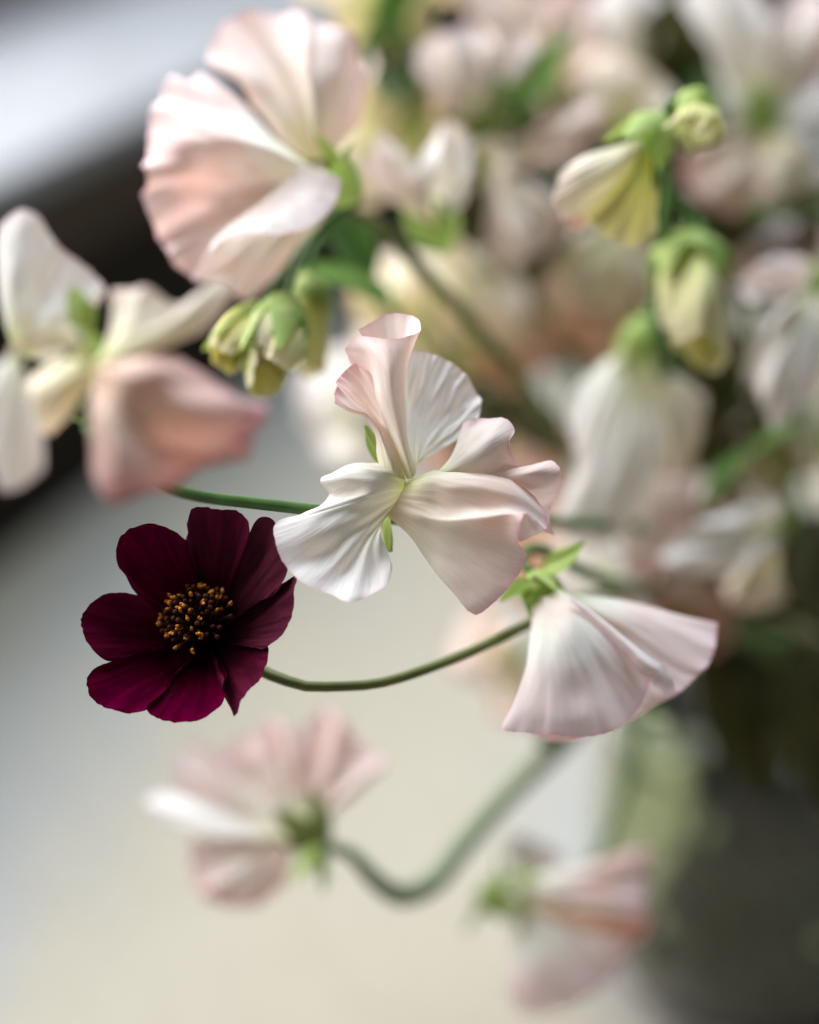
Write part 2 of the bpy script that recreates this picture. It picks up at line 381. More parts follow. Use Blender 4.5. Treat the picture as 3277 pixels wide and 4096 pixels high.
# ------------------------------------------------------------------ builders of green parts
def calyx(parent, base, axis, L, r, mat='calyx_green', splay=0.6, seed=0.0, teeth=5):
    Mx = frame(axis, seed); n, k = teeth * 12, 18
    vs_ = []
    for i in range(n):
        th = 2 * math.pi * i / n; c = abs(math.cos(th * teeth / 2.0))
        tooth = 0.42 + 0.58 * c ** 1.6
        for j in range(k):
            w = j / (k - 1); z = w * tooth
            rad = r * (0.22 + 0.78 * min(1, z / 0.42) ** 0.6) if z < 0.42 else r * (1 + splay * ((z - 0.42) / 0.58) ** 1.3)
            # teeth narrow towards their tips
            cen = 2 * math.pi * round(th / (2 * math.pi / teeth)) / teeth
            d = (th - cen); tt = max(0.0, (z - 0.42) / 0.58); th2 = cen + d * (1 - 0.35 * tt)
            vs_.append(Vector(base) + Mx @ Vector((rad * math.cos(th2), rad * math.sin(th2), z * L)))
    f = grid_faces(n, k, True)
    return mesh_obj('calyx', vs_, f, mat, parent)
def bud(parent, base, axis, L, r, seed=0.0, cal=0.6, mat='petal_bud', roll=0.0, tip=1.0, opened=0.0):
    """closed sweet pea bud: wrapped petals standing out of a toothed calyx"""
    e = empty('bud', base, parent); Mx = frame(axis, roll)
    n, k = 60, 34
    for w_ in range(3):
        sc = (1.0, 0.9, 0.82)[w_]; G = np.empty((n, k, 3)); ph = w_ * 2.2 + seed
        for i in range(n):
            a = (i / (n - 1) - 0.5) * 2 * math.pi * 0.62 + ph
            for j in range(k):
                w = j / (k - 1)
                rad = r * sc * (0.25 + 1.15 * math.sin(min(1, w * 1.02) * math.pi * (0.80 - 0.18 * opened)) ** 0.8) * (0.8 + 0.2 * math.cos(2 * (a - ph)))
                rad *= 1 + 0.13 * math.sin(a * 5 + w * 3.5 + seed) * w
                rad += opened * r * 0.5 * w ** 2 * (1 + 0.5 * math.sin(a * 3 + seed))
                z = L * w * (1.0 - 0.12 * w_ + 0.06 * math.cos(a * 2 + seed)) * (1 - 0.10 * abs(i / (n - 1) - 0.5) * 2)
                G[i, j] = Vector(base) + Mx @ Vector((rad * math.cos(a + w * 0.7), rad * math.sin(a + w * 0.7) * 0.78, z))
        finish_petal('petal', G, e, mat, 0.0003, 0.0006, seed + w_)
    calyx(e, Vector(base) - Vector(axis).normalized() * 0.0006, axis, L * cal, r * 1.02, splay=0.12, seed=roll + seed)
    return e
def leaf(parent, base, axis, L, wd, mat='leaf_green', roll=0.0, bend=0.3, seed=0.0):
    Mx = frame(axis, roll); nu, nv = 13, 22; G = []
    for i in range(nu):
        s = (i / (nu - 1)) * 2 - 1
        for j in range(nv):
            w = j / (nv - 1); hw = wd * math.sin(math.pi * w ** 0.8) ** 0.8 * 0.5 + 0.0003
            G.append(Vector(base) + Mx @ Vector((s * hw, abs(s) * hw * 0.35 - bend * L * w * w + 0.03 * L * math.sin(s * 5 + w * 7 + seed), w * L)))
    return mesh_obj('leaf', G, grid_faces(nu, nv), mat, parent)

# ------------------------------------------------------------------ generic sweet pea bloom (shared petal meshes)
def sweet_pea_mesh(kind, seed):
    rnd = random.Random(seed); nu, nv = 44, 26; G = np.empty((nu, nv, 3))
    ph = rnd.uniform(0, 6); f1 = rnd.uniform(2.2, 3.4); fold = rnd.uniform(0.2, 0.6); amp = rnd.uniform(0.0024, 0.0042)
    for i in range(nu):
        s = i / (nu - 1) * 2 - 1
        for j in range(nv):
            w = j / (nv - 1)
            if kind == 'banner':
                th = s * 1.75; R = 0.024 * w ** 0.85 * (1 + 0.12 * math.cos(2 * th)) * (1 - 0.16 * math.exp(-(s / 0.12) ** 2) * w)
                x = R * math.sin(th) * 0.98; y = R * math.cos(th) * 0.95 + 0.002
                z = -0.30 * R * fold * 2 * w + amp * w ** 2 * math.sin(f1 * 3 * s + ph) - 0.004 * abs(s) ** 2 * w * 2
            elif kind == 'wing':
                th = s * 0.95 - 0.15; R = 0.019 * w ** 0.9 * (1 + 0.1 * math.cos(3 * th))
                x = 0.0015 + 0.006 * math.sin(w * 2.4) + amp * 0.7 * w ** 2 * math.sin(f1 * 2.2 * s + ph)
                y = R * math.sin(th) - 0.003 * w; z = R * math.cos(th) * 0.92 + 0.001
            else:
                th = (s) * 0.85; R = 0.011 * w; x = 0.0022 * math.sin(math.pi * w) * math.cos(s * 1.5) * 1.2
                y = R * math.sin(th) - 0.002; z = R * math.cos(th) + 0.001
            G[i, j] = (x, y, z)
    return G
BANK = {}
def bank(kind, seed, mat):
    key = (kind, seed, mat)
    if key not in BANK:
        o = finish_petal(kind + '_petal', sweet_pea_mesh(kind, seed), None, mat, 0.0007, 0.0016 if kind == 'banner' else 0.0008, seed * 1.37)
        BANK[key] = o.data; bpy.data.objects.remove(o)
    return BANK[key]
def bloom(parent, pos, face, roll=0.0, size=1.0, mat='petal_blush', seed=1, mat2=None):
    """generic bloom: banner behind, two wings, keel, green calyx and short stalk"""
    e = empty('flower', pos, parent)
    R3 = frame(face, math.radians(roll))
    e.rotation_mode = 'QUATERNION'; e.rotation_quaternion = R3.to_quaternion(); e.scale = (size,) * 3
    def put(data, name, mx=None):
        o = bpy.data.objects.new(name, data); col.objects.link(o); o.parent = e
        if mx is not None: o.matrix_local = mx
        return o
    put(bank('banner', seed, mat), 'banner_petal')
    put(bank('wing', seed + 10, mat2 or mat), 'wing_petal', Matrix.Rotation(0.25, 4, 'Y'))
    put(bank('wing', seed + 11, mat2 or mat), 'wing_petal', Matrix.Rotation(-0.25, 4, 'Y') @ Matrix.Scale(-1, 4, (1, 0, 0)))
    put(bank('keel', seed + 20, mat2 or mat), 'keel_petal')
    if 'calyx' not in BANK:
        o = calyx(None, Vector((0, 0, 0)), Vector((0, 0, 1)), 0.011, 0.0034, splay=0.8); BANK['calyx'] = o.data; bpy.data.objects.remove(o)
    # the shared calyx is built round the picture's own frame, so turn it to local +Z
    c = put(BANK['calyx'], 'calyx'); c.location = (0, -0.0005, -0.006)
    return e
def back_of(pos, face, size=1.0): return Vector(pos) - Vector(face).normalized() * 0.006 * size

def stalk(parent, pts, rad, mat='stem_green', name='stem', ridges=0.03, n=10): return tube(name, pts, rad, mat, parent, n=n, ridges=ridges)

# ================================================================== 1. spray with the sharp bloom and the three blooms in front of the wall
H = (1050.0, 1200.0, 1250.0 / 1725.0)
def hp(x, y, dz=0.0, d=D0): return P(H[0] + x * H[2], H[1] + y * H[2], d - dz * H[2] * PXM)
spray = thing('sweet_pea_spray', 'sweet pea spray with crisp blush ruffled bloom touching the dark maroon flower', 'sweet pea', mouth(0)[2], 'sweet pea sprays in the vase')
hero = empty('flower', hp(760, 1080, -80), spray)
# lower lobe of the banner that faces the viewer
patch('banner_petal', hero, H, D0, [
    [(790, 985, -30), (720, 950, -10), (660, 915, -30), (632, 893, -60)],
    [(785, 1000, -40), (650, 955, 20), (480, 925, 10), (330, 962, -40)],
    [(782, 1020, -50), (620, 1000, 40), (460, 985, 30), (316, 1005, -30)],
    [(780, 1040, -55), (610, 1050, 40), (470, 1055, 0), (372, 1070, -50)],
    [(778, 1058, -60), (590, 1100, 30), (380, 1130, 40), (215, 1185, 30)],
    [(775, 1072, -60), (560, 1150, 20), (300, 1195, 60), (70, 1240, 70)],
    [(770, 1085, -60), (540, 1210, 30), (300, 1300, 80), (76, 1350, 120)],
    [(765, 1095, -58), (530, 1260, 20), (330, 1400, 60), (140, 1490, 130)],
    [(758, 1103, -55), (545, 1300, 35), (400, 1460, 90), (240, 1565, 170)],
    [(748, 1112, -50), (565, 1330, 20), (460, 1500, 60), (360, 1625, 150)],
    [(735, 1122, -46), (590, 1345, 45), (530, 1520, 100), (470, 1668, 190)],
    [(722, 1135, -42), (618, 1330, 30), (620, 1500, 70), (590, 1635, 140)],
    [(708, 1148, -40), (640, 1300, 50), (670, 1440, 60), (690, 1570, 110)],
    [(695, 1160, -40), (650, 1270, 50), (690, 1375, 40), (722, 1475, 60)]],
    'petal_white', nu=110, nv=60, crinkle=0.00036, ruffle=0.0007, seed=3.1)
# upper lobe, folded: neck, pink pouch and pale rim
patch('banner_petal', hero, H, D0, [
    [(650, 935, -30), (632, 850, -60), (620, 740, -60), (560, 655, -50), (470, 622, -40), (400, 575, -60)],
    [(690, 960, -20), (665, 860, -20), (640, 740, -10), (580, 640, 20), (480, 596, 40), (393, 530, 0)],
    [(730, 975, -10), (690, 870, 10), (655, 760, 10), (600, 640, -10), (500, 560, 0), (410, 478, 10)],
    [(760, 985, -10), (715, 870, 10), (670, 740, -10), (615, 600, -60), (530, 500, -50), (412, 440, -40)],
    [(780, 990, -20), (740, 860, -10), (690, 700, -40), (640, 560, -90), (570, 440, -90), (490, 362, -80)],
    [(790, 990, -40), (760, 860, -60), (710, 690, -90), (660, 540, -120), (610, 420, -130), (540, 345, -120)]],
    'petal_pink', nu=70, nv=60, crinkle=0.00030, ruffle=0.0008, seed=7.7)
# tall rolled petal, its mouth open at the top
patch('banner_petal', hero, H, D0, [
    [(795, 990, -50), (745, 850, -40), (680, 690, -30), (632, 540, -30), (600, 400, -60), (540, 370, -90), (490, 350, -110)],
    [(805, 990, -30), (755, 850, 0), (690, 690, 10), (640, 540, 20), (612, 400, 0), (545, 335, -50), (468, 310, -80)],
    [(815, 988, -15), (770, 850, 25), (705, 690, 40), (655, 540, 60), (630, 400, 60), (560, 300, 10), (455, 275, -40)],
    [(825, 985, -5), (785, 850, 40), (730, 690, 65), (690, 540, 90), (670, 400, 100), (620, 300, 70), (545, 205, 10)],
    [(835, 975, 0), (800, 850, 40), (760, 690, 70), (730, 540, 95), (715, 400, 110), (700, 300, 100), (680, 215, 80)],
    [(843, 965, -10), (808, 850, 30), (780, 690, 55), (760, 540, 75), (755, 400, 90), (775, 300, 90), (800, 200, 85)],
    [(850, 950, -30), (806, 800, 0), (790, 660, 20), (780, 520, 35), (790, 380, 50), (825, 260, 60), (862, 175, 55)],
    [(848, 935, -60), (800, 780, -40), (785, 640, -30), (776, 500, -20), (795, 360, -10), (830, 220, 0), (865, 108, 0)],
    [(840, 920, -80), (785, 780, -80), (765, 640, -80), (750, 500, -80), (765, 350, -70), (785, 200, -60), (800, 82, -60)],
    [(825, 910, -90), (765, 780, -100), (740, 640, -110), (715, 500, -120), (710, 350, -110), (700, 200, -100), (690, 76, -100)],
    [(810, 905, -90), (745, 780, -105), (710, 640, -120), (680, 500, -130), (660, 350, -120), (630, 230, -110), (590, 130, -100)],
    [(800, 905, -90), (735, 780, -105), (695, 640, -120), (660, 500, -130), (630, 360, -125), (590, 260, -110), (533, 168, -90)]],
    'petal_blush', nu=100, nv=64, crinkle=0.00022, ruffle=0.0004, seed=12.3)
# round white back lobe
patch('banner_petal', hero, H, D0, [
    [(850, 925, -110), (790, 760, -150), (770, 560, -170), (775, 400, -180), (800, 280, -190)],
    [(850, 920, -110), (820, 740, -160), (810, 560, -190), (825, 400, -205), (850, 278, -215)],
    [(852, 915, -110), (850, 740, -165), (860, 580, -200), (890, 430, -220), (930, 292, -240)],
    [(855, 910, -112), (885, 740, -170), (930, 600, -215), (985, 470, -240), (1040, 345, -265)],
    [(858, 905, -114), (920, 750, -175), (1000, 640, -220), (1080, 530, -245), (1150, 450, -270)],
    [(862, 900, -116), (940, 780, -175), (1030, 690, -215), (1120, 600, -240), (1205, 545, -260)],
    [(866, 895, -118), (950, 810, -170), (1040, 740, -200), (1130, 680, -220), (1205, 620, -235)],
    [(868, 893, -120), (950, 845, -160), (1030, 800, -180), (1110, 750, -195), (1190, 680, -210)]],
    'petal_white', nu=80, nv=50, crinkle=0.00085, ruffle=0.0002, seed=21.0)
# upper wing with the squared shoulder and the ear
patch('wing_petal', hero, H, D0, [
    [(960, 950, -60), (1000, 915, -70), (1050, 845, -90), (1085, 760, -110), (1108, 675, -120)],
    [(960, 955, -50), (1030, 905, -40), (1080, 830, -50), (1120, 740, -80), (1165, 655, -90)],
    [(960, 960, -45), (1060, 920, -10), (1140, 840, 0), (1200, 740, -30), (1250, 650, -80)],
    [(962, 965, -40), (1080, 930, 0), (1190, 860, 20), (1270, 760, 0), (1335, 652, -70)],
    [(964, 970, -40), (1100, 945, 0), (1230, 890, 10), (1320, 800, -10), (1393, 720, -40)],
    [(966, 975, -40), (1120, 960, -10), (1260, 920, -20), (1340, 860, -50), (1362, 790, -10)],
    [(968, 980, -42), (1130, 975, -25), (1280, 950, -40), (1370, 915, -70), (1412, 918, -60)],
    [(970, 985, -46), (1140, 990, -40), (1300, 975, -30), (1420, 930, -20), (1520, 893, -60)],
    [(972, 990, -50), (1150, 1005, -60), (1320, 1000, -40), (1470, 960, 10), (1605, 887, -30)],
    [(974, 995, -55), (1150, 1020, -70), (1330, 1030, -60), (1490, 1010, -20), (1648, 945, 0)],
    [(976, 1000, -60), (1150, 1040, -80), (1340, 1070, -80), (1500, 1070, -60), (1640, 1050, -40)],
    [(978, 1005, -65), (1150, 1060, -95), (1340, 1110, -105), (1490, 1140, -100), (1600, 1130, -90)],
    [(980, 1010, -70), (1150, 1080, -105), (1340, 1150, -120), (1490, 1210, -125), (1585, 1220, -120)],
    [(980, 1020, -75), (1150, 1095, -110), (1340, 1180, -130), (1500, 1260, -140), (1612, 1300, -130)]],
    'petal_blush', nu=100, nv=50, crinkle=0.00022, ruffle=0.0003, seed=31.0)
# large front wing with its ridge
patch('wing_petal', hero, H, D0, [
    [(800, 1000, -40), (880, 965, -20), (950, 940, -20), (1000, 950, 0), (1060, 950, 10), (1250, 962, 0), (1400, 1005, -20), (1505, 1075, -50)],
    [(790, 1015, -30), (880, 990, 10), (960, 985, 30), (1060, 985, 50), (1250, 990, 45), (1410, 1035, 20), (1545, 1130, -20)],
    [(780, 1035, -20), (870, 1030, 20), (960, 1030, 40), (1060, 1030, 70), (1250, 1040, 75), (1420, 1085, 55), (1572, 1190, 10)],
    [(768, 1060, -15), (860, 1075, 20), (960, 1080, 35), (1060, 1085, 60), (1250, 1100, 75), (1420, 1140, 60), (1575, 1245, 30)],
    [(755, 1085, -10), (860, 1120, 25), (960, 1135, 35), (1060, 1140, 55), (1240, 1150, 75), (1400, 1165, 80), (1565, 1262, 60)],
    [(740, 1110, -10), (850, 1160, 30), (950, 1185, 50), (1060, 1190, 75), (1230, 1180, 115), (1370, 1170, 150), (1500, 1200, 130)],
    [(728, 1130, -10), (845, 1185, 35), (950, 1212, 60), (1060, 1212, 95), (1230, 1195, 150), (1360, 1175, 190), (1450, 1173, 200)],
    [(718, 1145, -10), (840, 1205, 30), (940, 1235, 50), (1050, 1240, 85), (1220, 1230, 135), (1350, 1210, 180), (1425, 1225, 215)],
    [(710, 1158, -12), (835, 1225, 20), (930, 1265, 35), (1040, 1285, 60), (1200, 1290, 90), (1330, 1285, 120), (1418, 1330, 150)],
    [(704, 1168, -14), (830, 1245, 15), (920, 1300, 30), (1030, 1340, 50), (1200, 1360, 70), (1340, 1360, 80), (1465, 1408, 90)],
    [(700, 1176, -16), (825, 1262, 12), (915, 1340, 28), (1030, 1410, 55), (1190, 1450, 75), (1310, 1470, 85), (1425, 1500, 90)],
    [(697, 1182, -18), (822, 1275, 10), (912, 1375, 25), (1020, 1470, 60), (1160, 1540, 85), (1260, 1580, 95), (1350, 1600, 95)],
    [(694, 1187, -20), (820, 1288, 8), (905, 1400, 22), (1000, 1500, 55), (1110, 1600, 85), (1190, 1660, 100), (1250, 1695, 100)],
    [(692, 1191, -22), (818, 1298, 6), (900, 1412, 20), (985, 1520, 50), (1070, 1625, 80), (1120, 1700, 95), (1180, 1740, 95)],
    [(690, 1194, -24), (816, 1306, 2), (896, 1420, 15), (970, 1525, 40), (1040, 1605, 65), (1090, 1665, 80), (1130, 1715, 85)]],
    'petal_blush', nu=130, nv=70, crinkle=0.00030, ruffle=0.0003, seed=41.0)
# folded tip of the ridge
patch('petal_fold', hero, H, D0, [
    [(1390, 1190, 195), (1405, 1250, 170), (1410, 1300, 150), (1416, 1335, 140)],
    [(1425, 1180, 205), (1440, 1240, 180), (1450, 1290, 155), (1450, 1325, 135)],
    [(1455, 1175, 200), (1480, 1225, 180), (1500, 1270, 150), (1500, 1300, 120)],
    [(1490, 1190, 160), (1520, 1225, 140), (1545, 1255, 110), (1562, 1268, 80)]],
    'petal_plain', nu=30, nv=24, crinkle=0.0001, seed=5.0)
# throat and green calyx behind
calyx(hero, hp(690, 1110, -420), (hp(770, 1060, -150) - hp(690, 1110, -420)), 0.0080, 0.0032, splay=0.2, seed=0.4)
leaf(hero, hp(690, 1120, -260), (hp(698, 1390, -130) - hp(690, 1120, -260)), 0.0085, 0.0026, 'calyx_green', roll=1.0, bend=0.05)
leaf(hero, hp(650, 920, -260), (hp(572, 690, -200) - hp(650, 920, -260)), 0.0072, 0.0018, 'calyx_green', roll=0.5, bend=0.05)
hero_base = hp(690, 1110, -420)

# the blooms in front of the dark wall
ZL = (0.0, 750.0, 1400.0 / 1725.0); DL = 0.278
pinkfl = empty('flower', P(470 * ZL[2], 750 + 860 * ZL[2], DL), spray)
patch('banner_petal', pinkfl, ZL, DL, [
    [(470, 880, 0), (560, 865, 30), (650, 840, 40), (740, 830, 20), (880, 845, 0), (960, 890, -10)],
    [(468, 890, 0), (580, 890, 60), (740, 880, 80), (900, 920, 40), (1060, 960, 20), (1150, 1000, 10)],
    [(466, 900, 0), (590, 930, 80), (760, 950, 90), (950, 1000, 60), (1150, 1040, 40), (1300, 1060, 0)],
    [(464, 910, 0), (590, 980, 80), (760, 1040, 80), (950, 1090, 90), (1130, 1120, 60), (1318, 1110, 20)],
    [(462, 920, 0), (580, 1020, 80), (730, 1110, 60), (900, 1180, 40), (1080, 1220, 20), (1255, 1225, 40)],
    [(460, 930, 0), (570, 1060, 80), (700, 1180, 70), (860, 1270, 10), (1020, 1330, 0), (1215, 1330, 30)],
    [(458, 940, 0), (550, 1080, 80), (660, 1220, 90), (800, 1330, 60), (900, 1390, 10), (990, 1370, 0)],
    [(456, 950, 0), (530, 1100, 80), (620, 1260, 100), (720, 1390, 90), (800, 1460, 60), (860, 1478, 50)],
    [(454, 955, 0), (505, 1110, 80), (570, 1270, 110), (630, 1410, 110), (660, 1490, 90), (690, 1512, 90)],
    [(452, 960, 0), (475, 1110, 60), (510, 1270, 90), (540, 1400, 100), (550, 1490, 90), (570, 1535, 80)],
    [(450, 960, 0), (445, 1100, 40), (445, 1250, 50), (455, 1360, 50), (470, 1440, 50), (500, 1500, 50)]],
    'petal_rose', nu=70, nv=44, crinkle=0.0008, ruffle=0.0010, seed=51.0, zs=2.6)
patch('wing_petal', pinkfl, ZL, DL, [
    [(460, 870, -20), (520, 770, -40), (555, 640, -50), (550, 540, -60), (560, 510, -70)],
    [(470, 870, 0), (560, 770, 0), (640, 670, 10), (690, 580, 0), (730, 490, -10)],
    [(480, 872, 10), (600, 790, 30), (700, 720, 30), (800, 650, 10), (870, 580, -10)],
    [(490, 874, 20), (640, 800, 40), (780, 710, 40), (930, 600, 20), (1090, 452, -20)],
    [(500, 876, 20), (660, 815, 45), (800, 750, 45), (980, 640, 20), (1155, 490, -10)],
    [(510, 878, 20), (660, 830, 40), (790, 785, 40), (920, 740, 25), (1020, 690, 10)],
    [(515, 880, 10), (620, 850, 30), (700, 820, 25), (760, 800, 20), (800, 785, 10)]],
    'petal_cream', nu=50, nv=34, crinkle=0.0004, ruffle=0.0004, seed=53.0)
patch('wing_petal', pinkfl, ZL, DL + 0.003, [
    [(470, 860, 0), (380, 840, 10), (270, 860, 20), (160, 930, 10), (105, 1010, 0)],
    [(470, 875, 10), (380, 880, 40), (270, 930, 60), (160, 1010, 50), (100, 1090, 20)],
    [(470, 890, 10), (390, 920, 50), (290, 990, 80), (190, 1080, 60), (120, 1180, 20)],
    [(470, 905, 10), (400, 950, 40), (320, 1030, 60), (240, 1130, 40), (180, 1230, 10)],
    [(468, 915, 0), (430, 980, 20), (390, 1060, 30), (320, 1150, 20), (250, 1215, 0)]],
    'petal_cream', nu=44, nv=30, crinkle=0.0004, ruffle=0.0005, seed=54.0)
patch('wing_petal', pinkfl, ZL, DL - 0.002, [
    [(430, 900, 20), (330, 800, 20), (220, 780, 10), (120, 800, 0), (20, 860, -20)],
    [(450, 880, 30), (360, 780, 40), (280, 720, 30), (190, 720, 20), (90, 760, 0)],
    [(470, 870, 30), (420, 760, 40), (380, 700, 30), (330, 700, 20), (260, 740, 0)]],
    'petal_cream', nu=30, nv=26, crinkle=0.0004, ruffle=0.0005, seed=55.0)
palefl = empty('flower', P(60 * ZL[2], 750 + 800 * ZL[2], DL + 0.008), spray)
patch('banner_petal', palefl, ZL, DL + 0.012, [
    [(60, 780, 0), (20, 660, 0), (0, 500, -10), (-20, 330, -20), (0, 190, -40)],
    [(70, 780, 10), (60, 640, 40), (60, 480, 40), (60, 300, 20), (100, 108, -20)],
    [(80, 780, 20), (110, 640, 50), (130, 500, 30), (160, 330, 10), (190, 150, -20)],
    [(90, 780, 20), (160, 660, 30), (220, 540, 10), (260, 420, 0), (290, 290, -10)],
    [(100, 785, 20), (190, 700, 40), (280, 600, 30), (360, 500, 10), (450, 410, 0)],
    [(110, 795, 10), (210, 740, 30), (320, 670, 30), (430, 580, 20), (520, 500, 0)],
    [(110, 810, 0), (200, 790, 20), (300, 740, 20), (390, 670, 20), (480, 600, 0)],
    [(110, 830, -10), (180, 850, 0), (250, 870, 0), (310, 830, 0), (360, 720, 0)]],
    'petal_white', nu=60, nv=40, crinkle=0.0005, ruffle=0.0006, seed=61.0)
patch('wing_petal', palefl, ZL, DL - 0.004, [
    [(60, 800, 0), (20, 850, 0), (-60, 900, 0), (-120, 1000, 0)],
    [(70, 820, 10), (50, 940, 30), (-10, 1080, 30), (-60, 1250, 0)],
    [(80, 830, 10), (80, 980, 30), (60, 1160, 40), (0, 1490, 10)],
    [(90, 830, 10), (110, 990, 20), (130, 1180, 30), (110, 1475, 20)],
    [(100, 830, 0), (130, 980, 10), (175, 1180, 10), (232, 1350, 0)],
    [(100, 825, -10), (130, 950, -10), (170, 1090, -20), (195, 1235, -20)]],
    'petal_white', nu=50, nv=36, crinkle=0.0005, ruffle=0.0008, seed=63.0)
def zl(x, y, d): return P(x * ZL[2], 750 + y * ZL[2], d)
patch('calyx', palefl, ZL, DL + 0.010, [
    [(335, 510, 0), (330, 580, 0), (340, 650, 0), (370, 720, 0)],
    [(365, 490, 10), (380, 570, 20), (385, 650, 20), (400, 730, 0)],
    [(400, 510, 10), (430, 570, 25), (430, 650, 20), (430, 740, 0)],
    [(440, 560, 0), (480, 600, 0), (475, 660, 0), (460, 740, 0)]], 'calyx_green', nu=24, nv=20, seed=2.0)
calyx(pinkfl, zl(438, 905, DL + 0.010), zl(470, 850, DL - 0.002) - zl(430, 960, DL + 0.010), 0.009, 0.0030, seed=0.2, splay=0.0)
tipp = P(420 * ZL[2], 750 + 1180 * ZL[2], DL + 0.022)
stalk(spray, [P(2700, 2150, 0.44), P(2250, 2090, 0.385), P(1800, 2085, 0.348), P(1500, 2070, 0.333), P(1230, 2037, 0.3262), P(1000, 2010, 0.3215), P(800, 1985, 0.316), P(650, 1940, 0.309), P(480, 1840, 0.303), tipp][::-1]
      + [VC + Vector((-0.022, -0.006, 0.118))] + mouth(0)[1:],
      [0.0008, 0.00085, 0.00088, 0.0009, 0.00093, 0.00095, 0.00095, 0.001, 0.0011, 0.0012, 0.0013, 0.0013, 0.0013], n=16, ridges=0.05)
stalk(spray, [hero_base, hp(660, 1150, -470), P(1560, 2072, 0.334)], 0.0006, name='flower_stalk')
stalk(spray, [P(440 * ZL[2], 750 + 905 * ZL[2], DL + 0.011), P(425 * ZL[2], 750 + 1000 * ZL[2], DL + 0.018), tipp], 0.0006, name='flower_stalk')
stalk(spray, [P(420 * ZL[2], 750 + 640 * ZL[2], DL + 0.017), P(430 * ZL[2], 750 + 900 * ZL[2], DL + 0.024), tipp], 0.0006, name='flower_stalk')
leaf(spray, P(360 * ZL[2], 750 + 1140 * ZL[2], DL + 0.022), camdir(0.9, -0.5, 0.1), 0.004, 0.0012, 'calyx_green', bend=0.1)

# ================================================================== 2. dark maroon cosmos
ZC = (250.0, 1900.0, 1100.0 / 1725.0); DC = 0.3255
def cp(x, y, dz=0.0): return P(ZC[0] + x * ZC[2], ZC[1] + y * ZC[2], DC - dz * ZC[2] * PXM)
cosmos = thing('cosmos_flower', 'dark maroon eight petalled cosmos flower with orange tipped centre on arching olive stem', 'cosmos', mouth(1)[2])
BX, BY, BZ = 915, 1040, -170
def cpetal(edge, seed, mid=0.0, bw=26, base=(BX, BY)):
    """edge: outline points from one side round to the other (x, y, dz)."""
    n = len(edge); ribs = []
    for i, (x, y, z) in enumerate(edge):
        s = i / (n - 1) * 2 - 1
        ex, ey = edge[-1][0] - edge[0][0], edge[-1][1] - edge[0][1]; q = math.hypot(ex, ey)
        b0 = (base[0] + ex / q * bw * s, base[1] + ey / q * bw * s, BZ)
        c = mid * (1 - s * s)
        ribs.append([b0, (b0[0] * 0.62 + x * 0.38, b0[1] * 0.62 + y * 0.38, BZ * 0.62 + z * 0.38 + c * 0.8),
                     (b0[0] * 0.3 + x * 0.7, b0[1] * 0.3 + y * 0.7, BZ * 0.3 + z * 0.7 + c), (x, y, z)])
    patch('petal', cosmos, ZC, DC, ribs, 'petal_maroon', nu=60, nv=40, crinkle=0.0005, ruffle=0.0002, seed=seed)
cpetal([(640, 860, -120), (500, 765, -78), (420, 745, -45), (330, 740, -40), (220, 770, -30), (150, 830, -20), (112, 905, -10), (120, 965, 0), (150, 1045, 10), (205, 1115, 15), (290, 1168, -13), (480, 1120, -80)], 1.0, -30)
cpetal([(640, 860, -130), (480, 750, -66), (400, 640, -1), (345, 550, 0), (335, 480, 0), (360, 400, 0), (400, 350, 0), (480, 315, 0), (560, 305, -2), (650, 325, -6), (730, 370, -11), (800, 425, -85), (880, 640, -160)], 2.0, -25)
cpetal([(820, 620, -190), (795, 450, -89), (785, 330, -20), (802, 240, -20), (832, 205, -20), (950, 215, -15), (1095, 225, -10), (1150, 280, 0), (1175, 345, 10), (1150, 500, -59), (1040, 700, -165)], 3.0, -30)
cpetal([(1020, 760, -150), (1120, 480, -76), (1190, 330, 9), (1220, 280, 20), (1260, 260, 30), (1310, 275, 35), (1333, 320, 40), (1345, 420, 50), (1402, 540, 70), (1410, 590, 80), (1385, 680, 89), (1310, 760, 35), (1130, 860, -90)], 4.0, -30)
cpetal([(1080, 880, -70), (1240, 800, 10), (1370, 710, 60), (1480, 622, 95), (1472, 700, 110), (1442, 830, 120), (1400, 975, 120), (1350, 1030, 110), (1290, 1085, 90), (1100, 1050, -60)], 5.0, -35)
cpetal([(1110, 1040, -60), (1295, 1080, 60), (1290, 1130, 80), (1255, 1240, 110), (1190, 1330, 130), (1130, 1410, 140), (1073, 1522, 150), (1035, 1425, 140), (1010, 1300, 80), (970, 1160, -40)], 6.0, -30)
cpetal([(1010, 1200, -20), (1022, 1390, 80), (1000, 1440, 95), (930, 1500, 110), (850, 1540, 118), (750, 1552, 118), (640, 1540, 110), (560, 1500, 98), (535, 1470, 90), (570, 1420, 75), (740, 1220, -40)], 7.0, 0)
cpetal([(760, 1180, -60), (600, 1380, 40), (540, 1478, 70), (440, 1487, 72), (330, 1475, 70), (220, 1430, 60), (165, 1370, 50), (150, 1320, 40), (152, 1280, 34), (185, 1228, 20), (290, 1172, 0), (560, 1090, -70)], 8.0, 0)
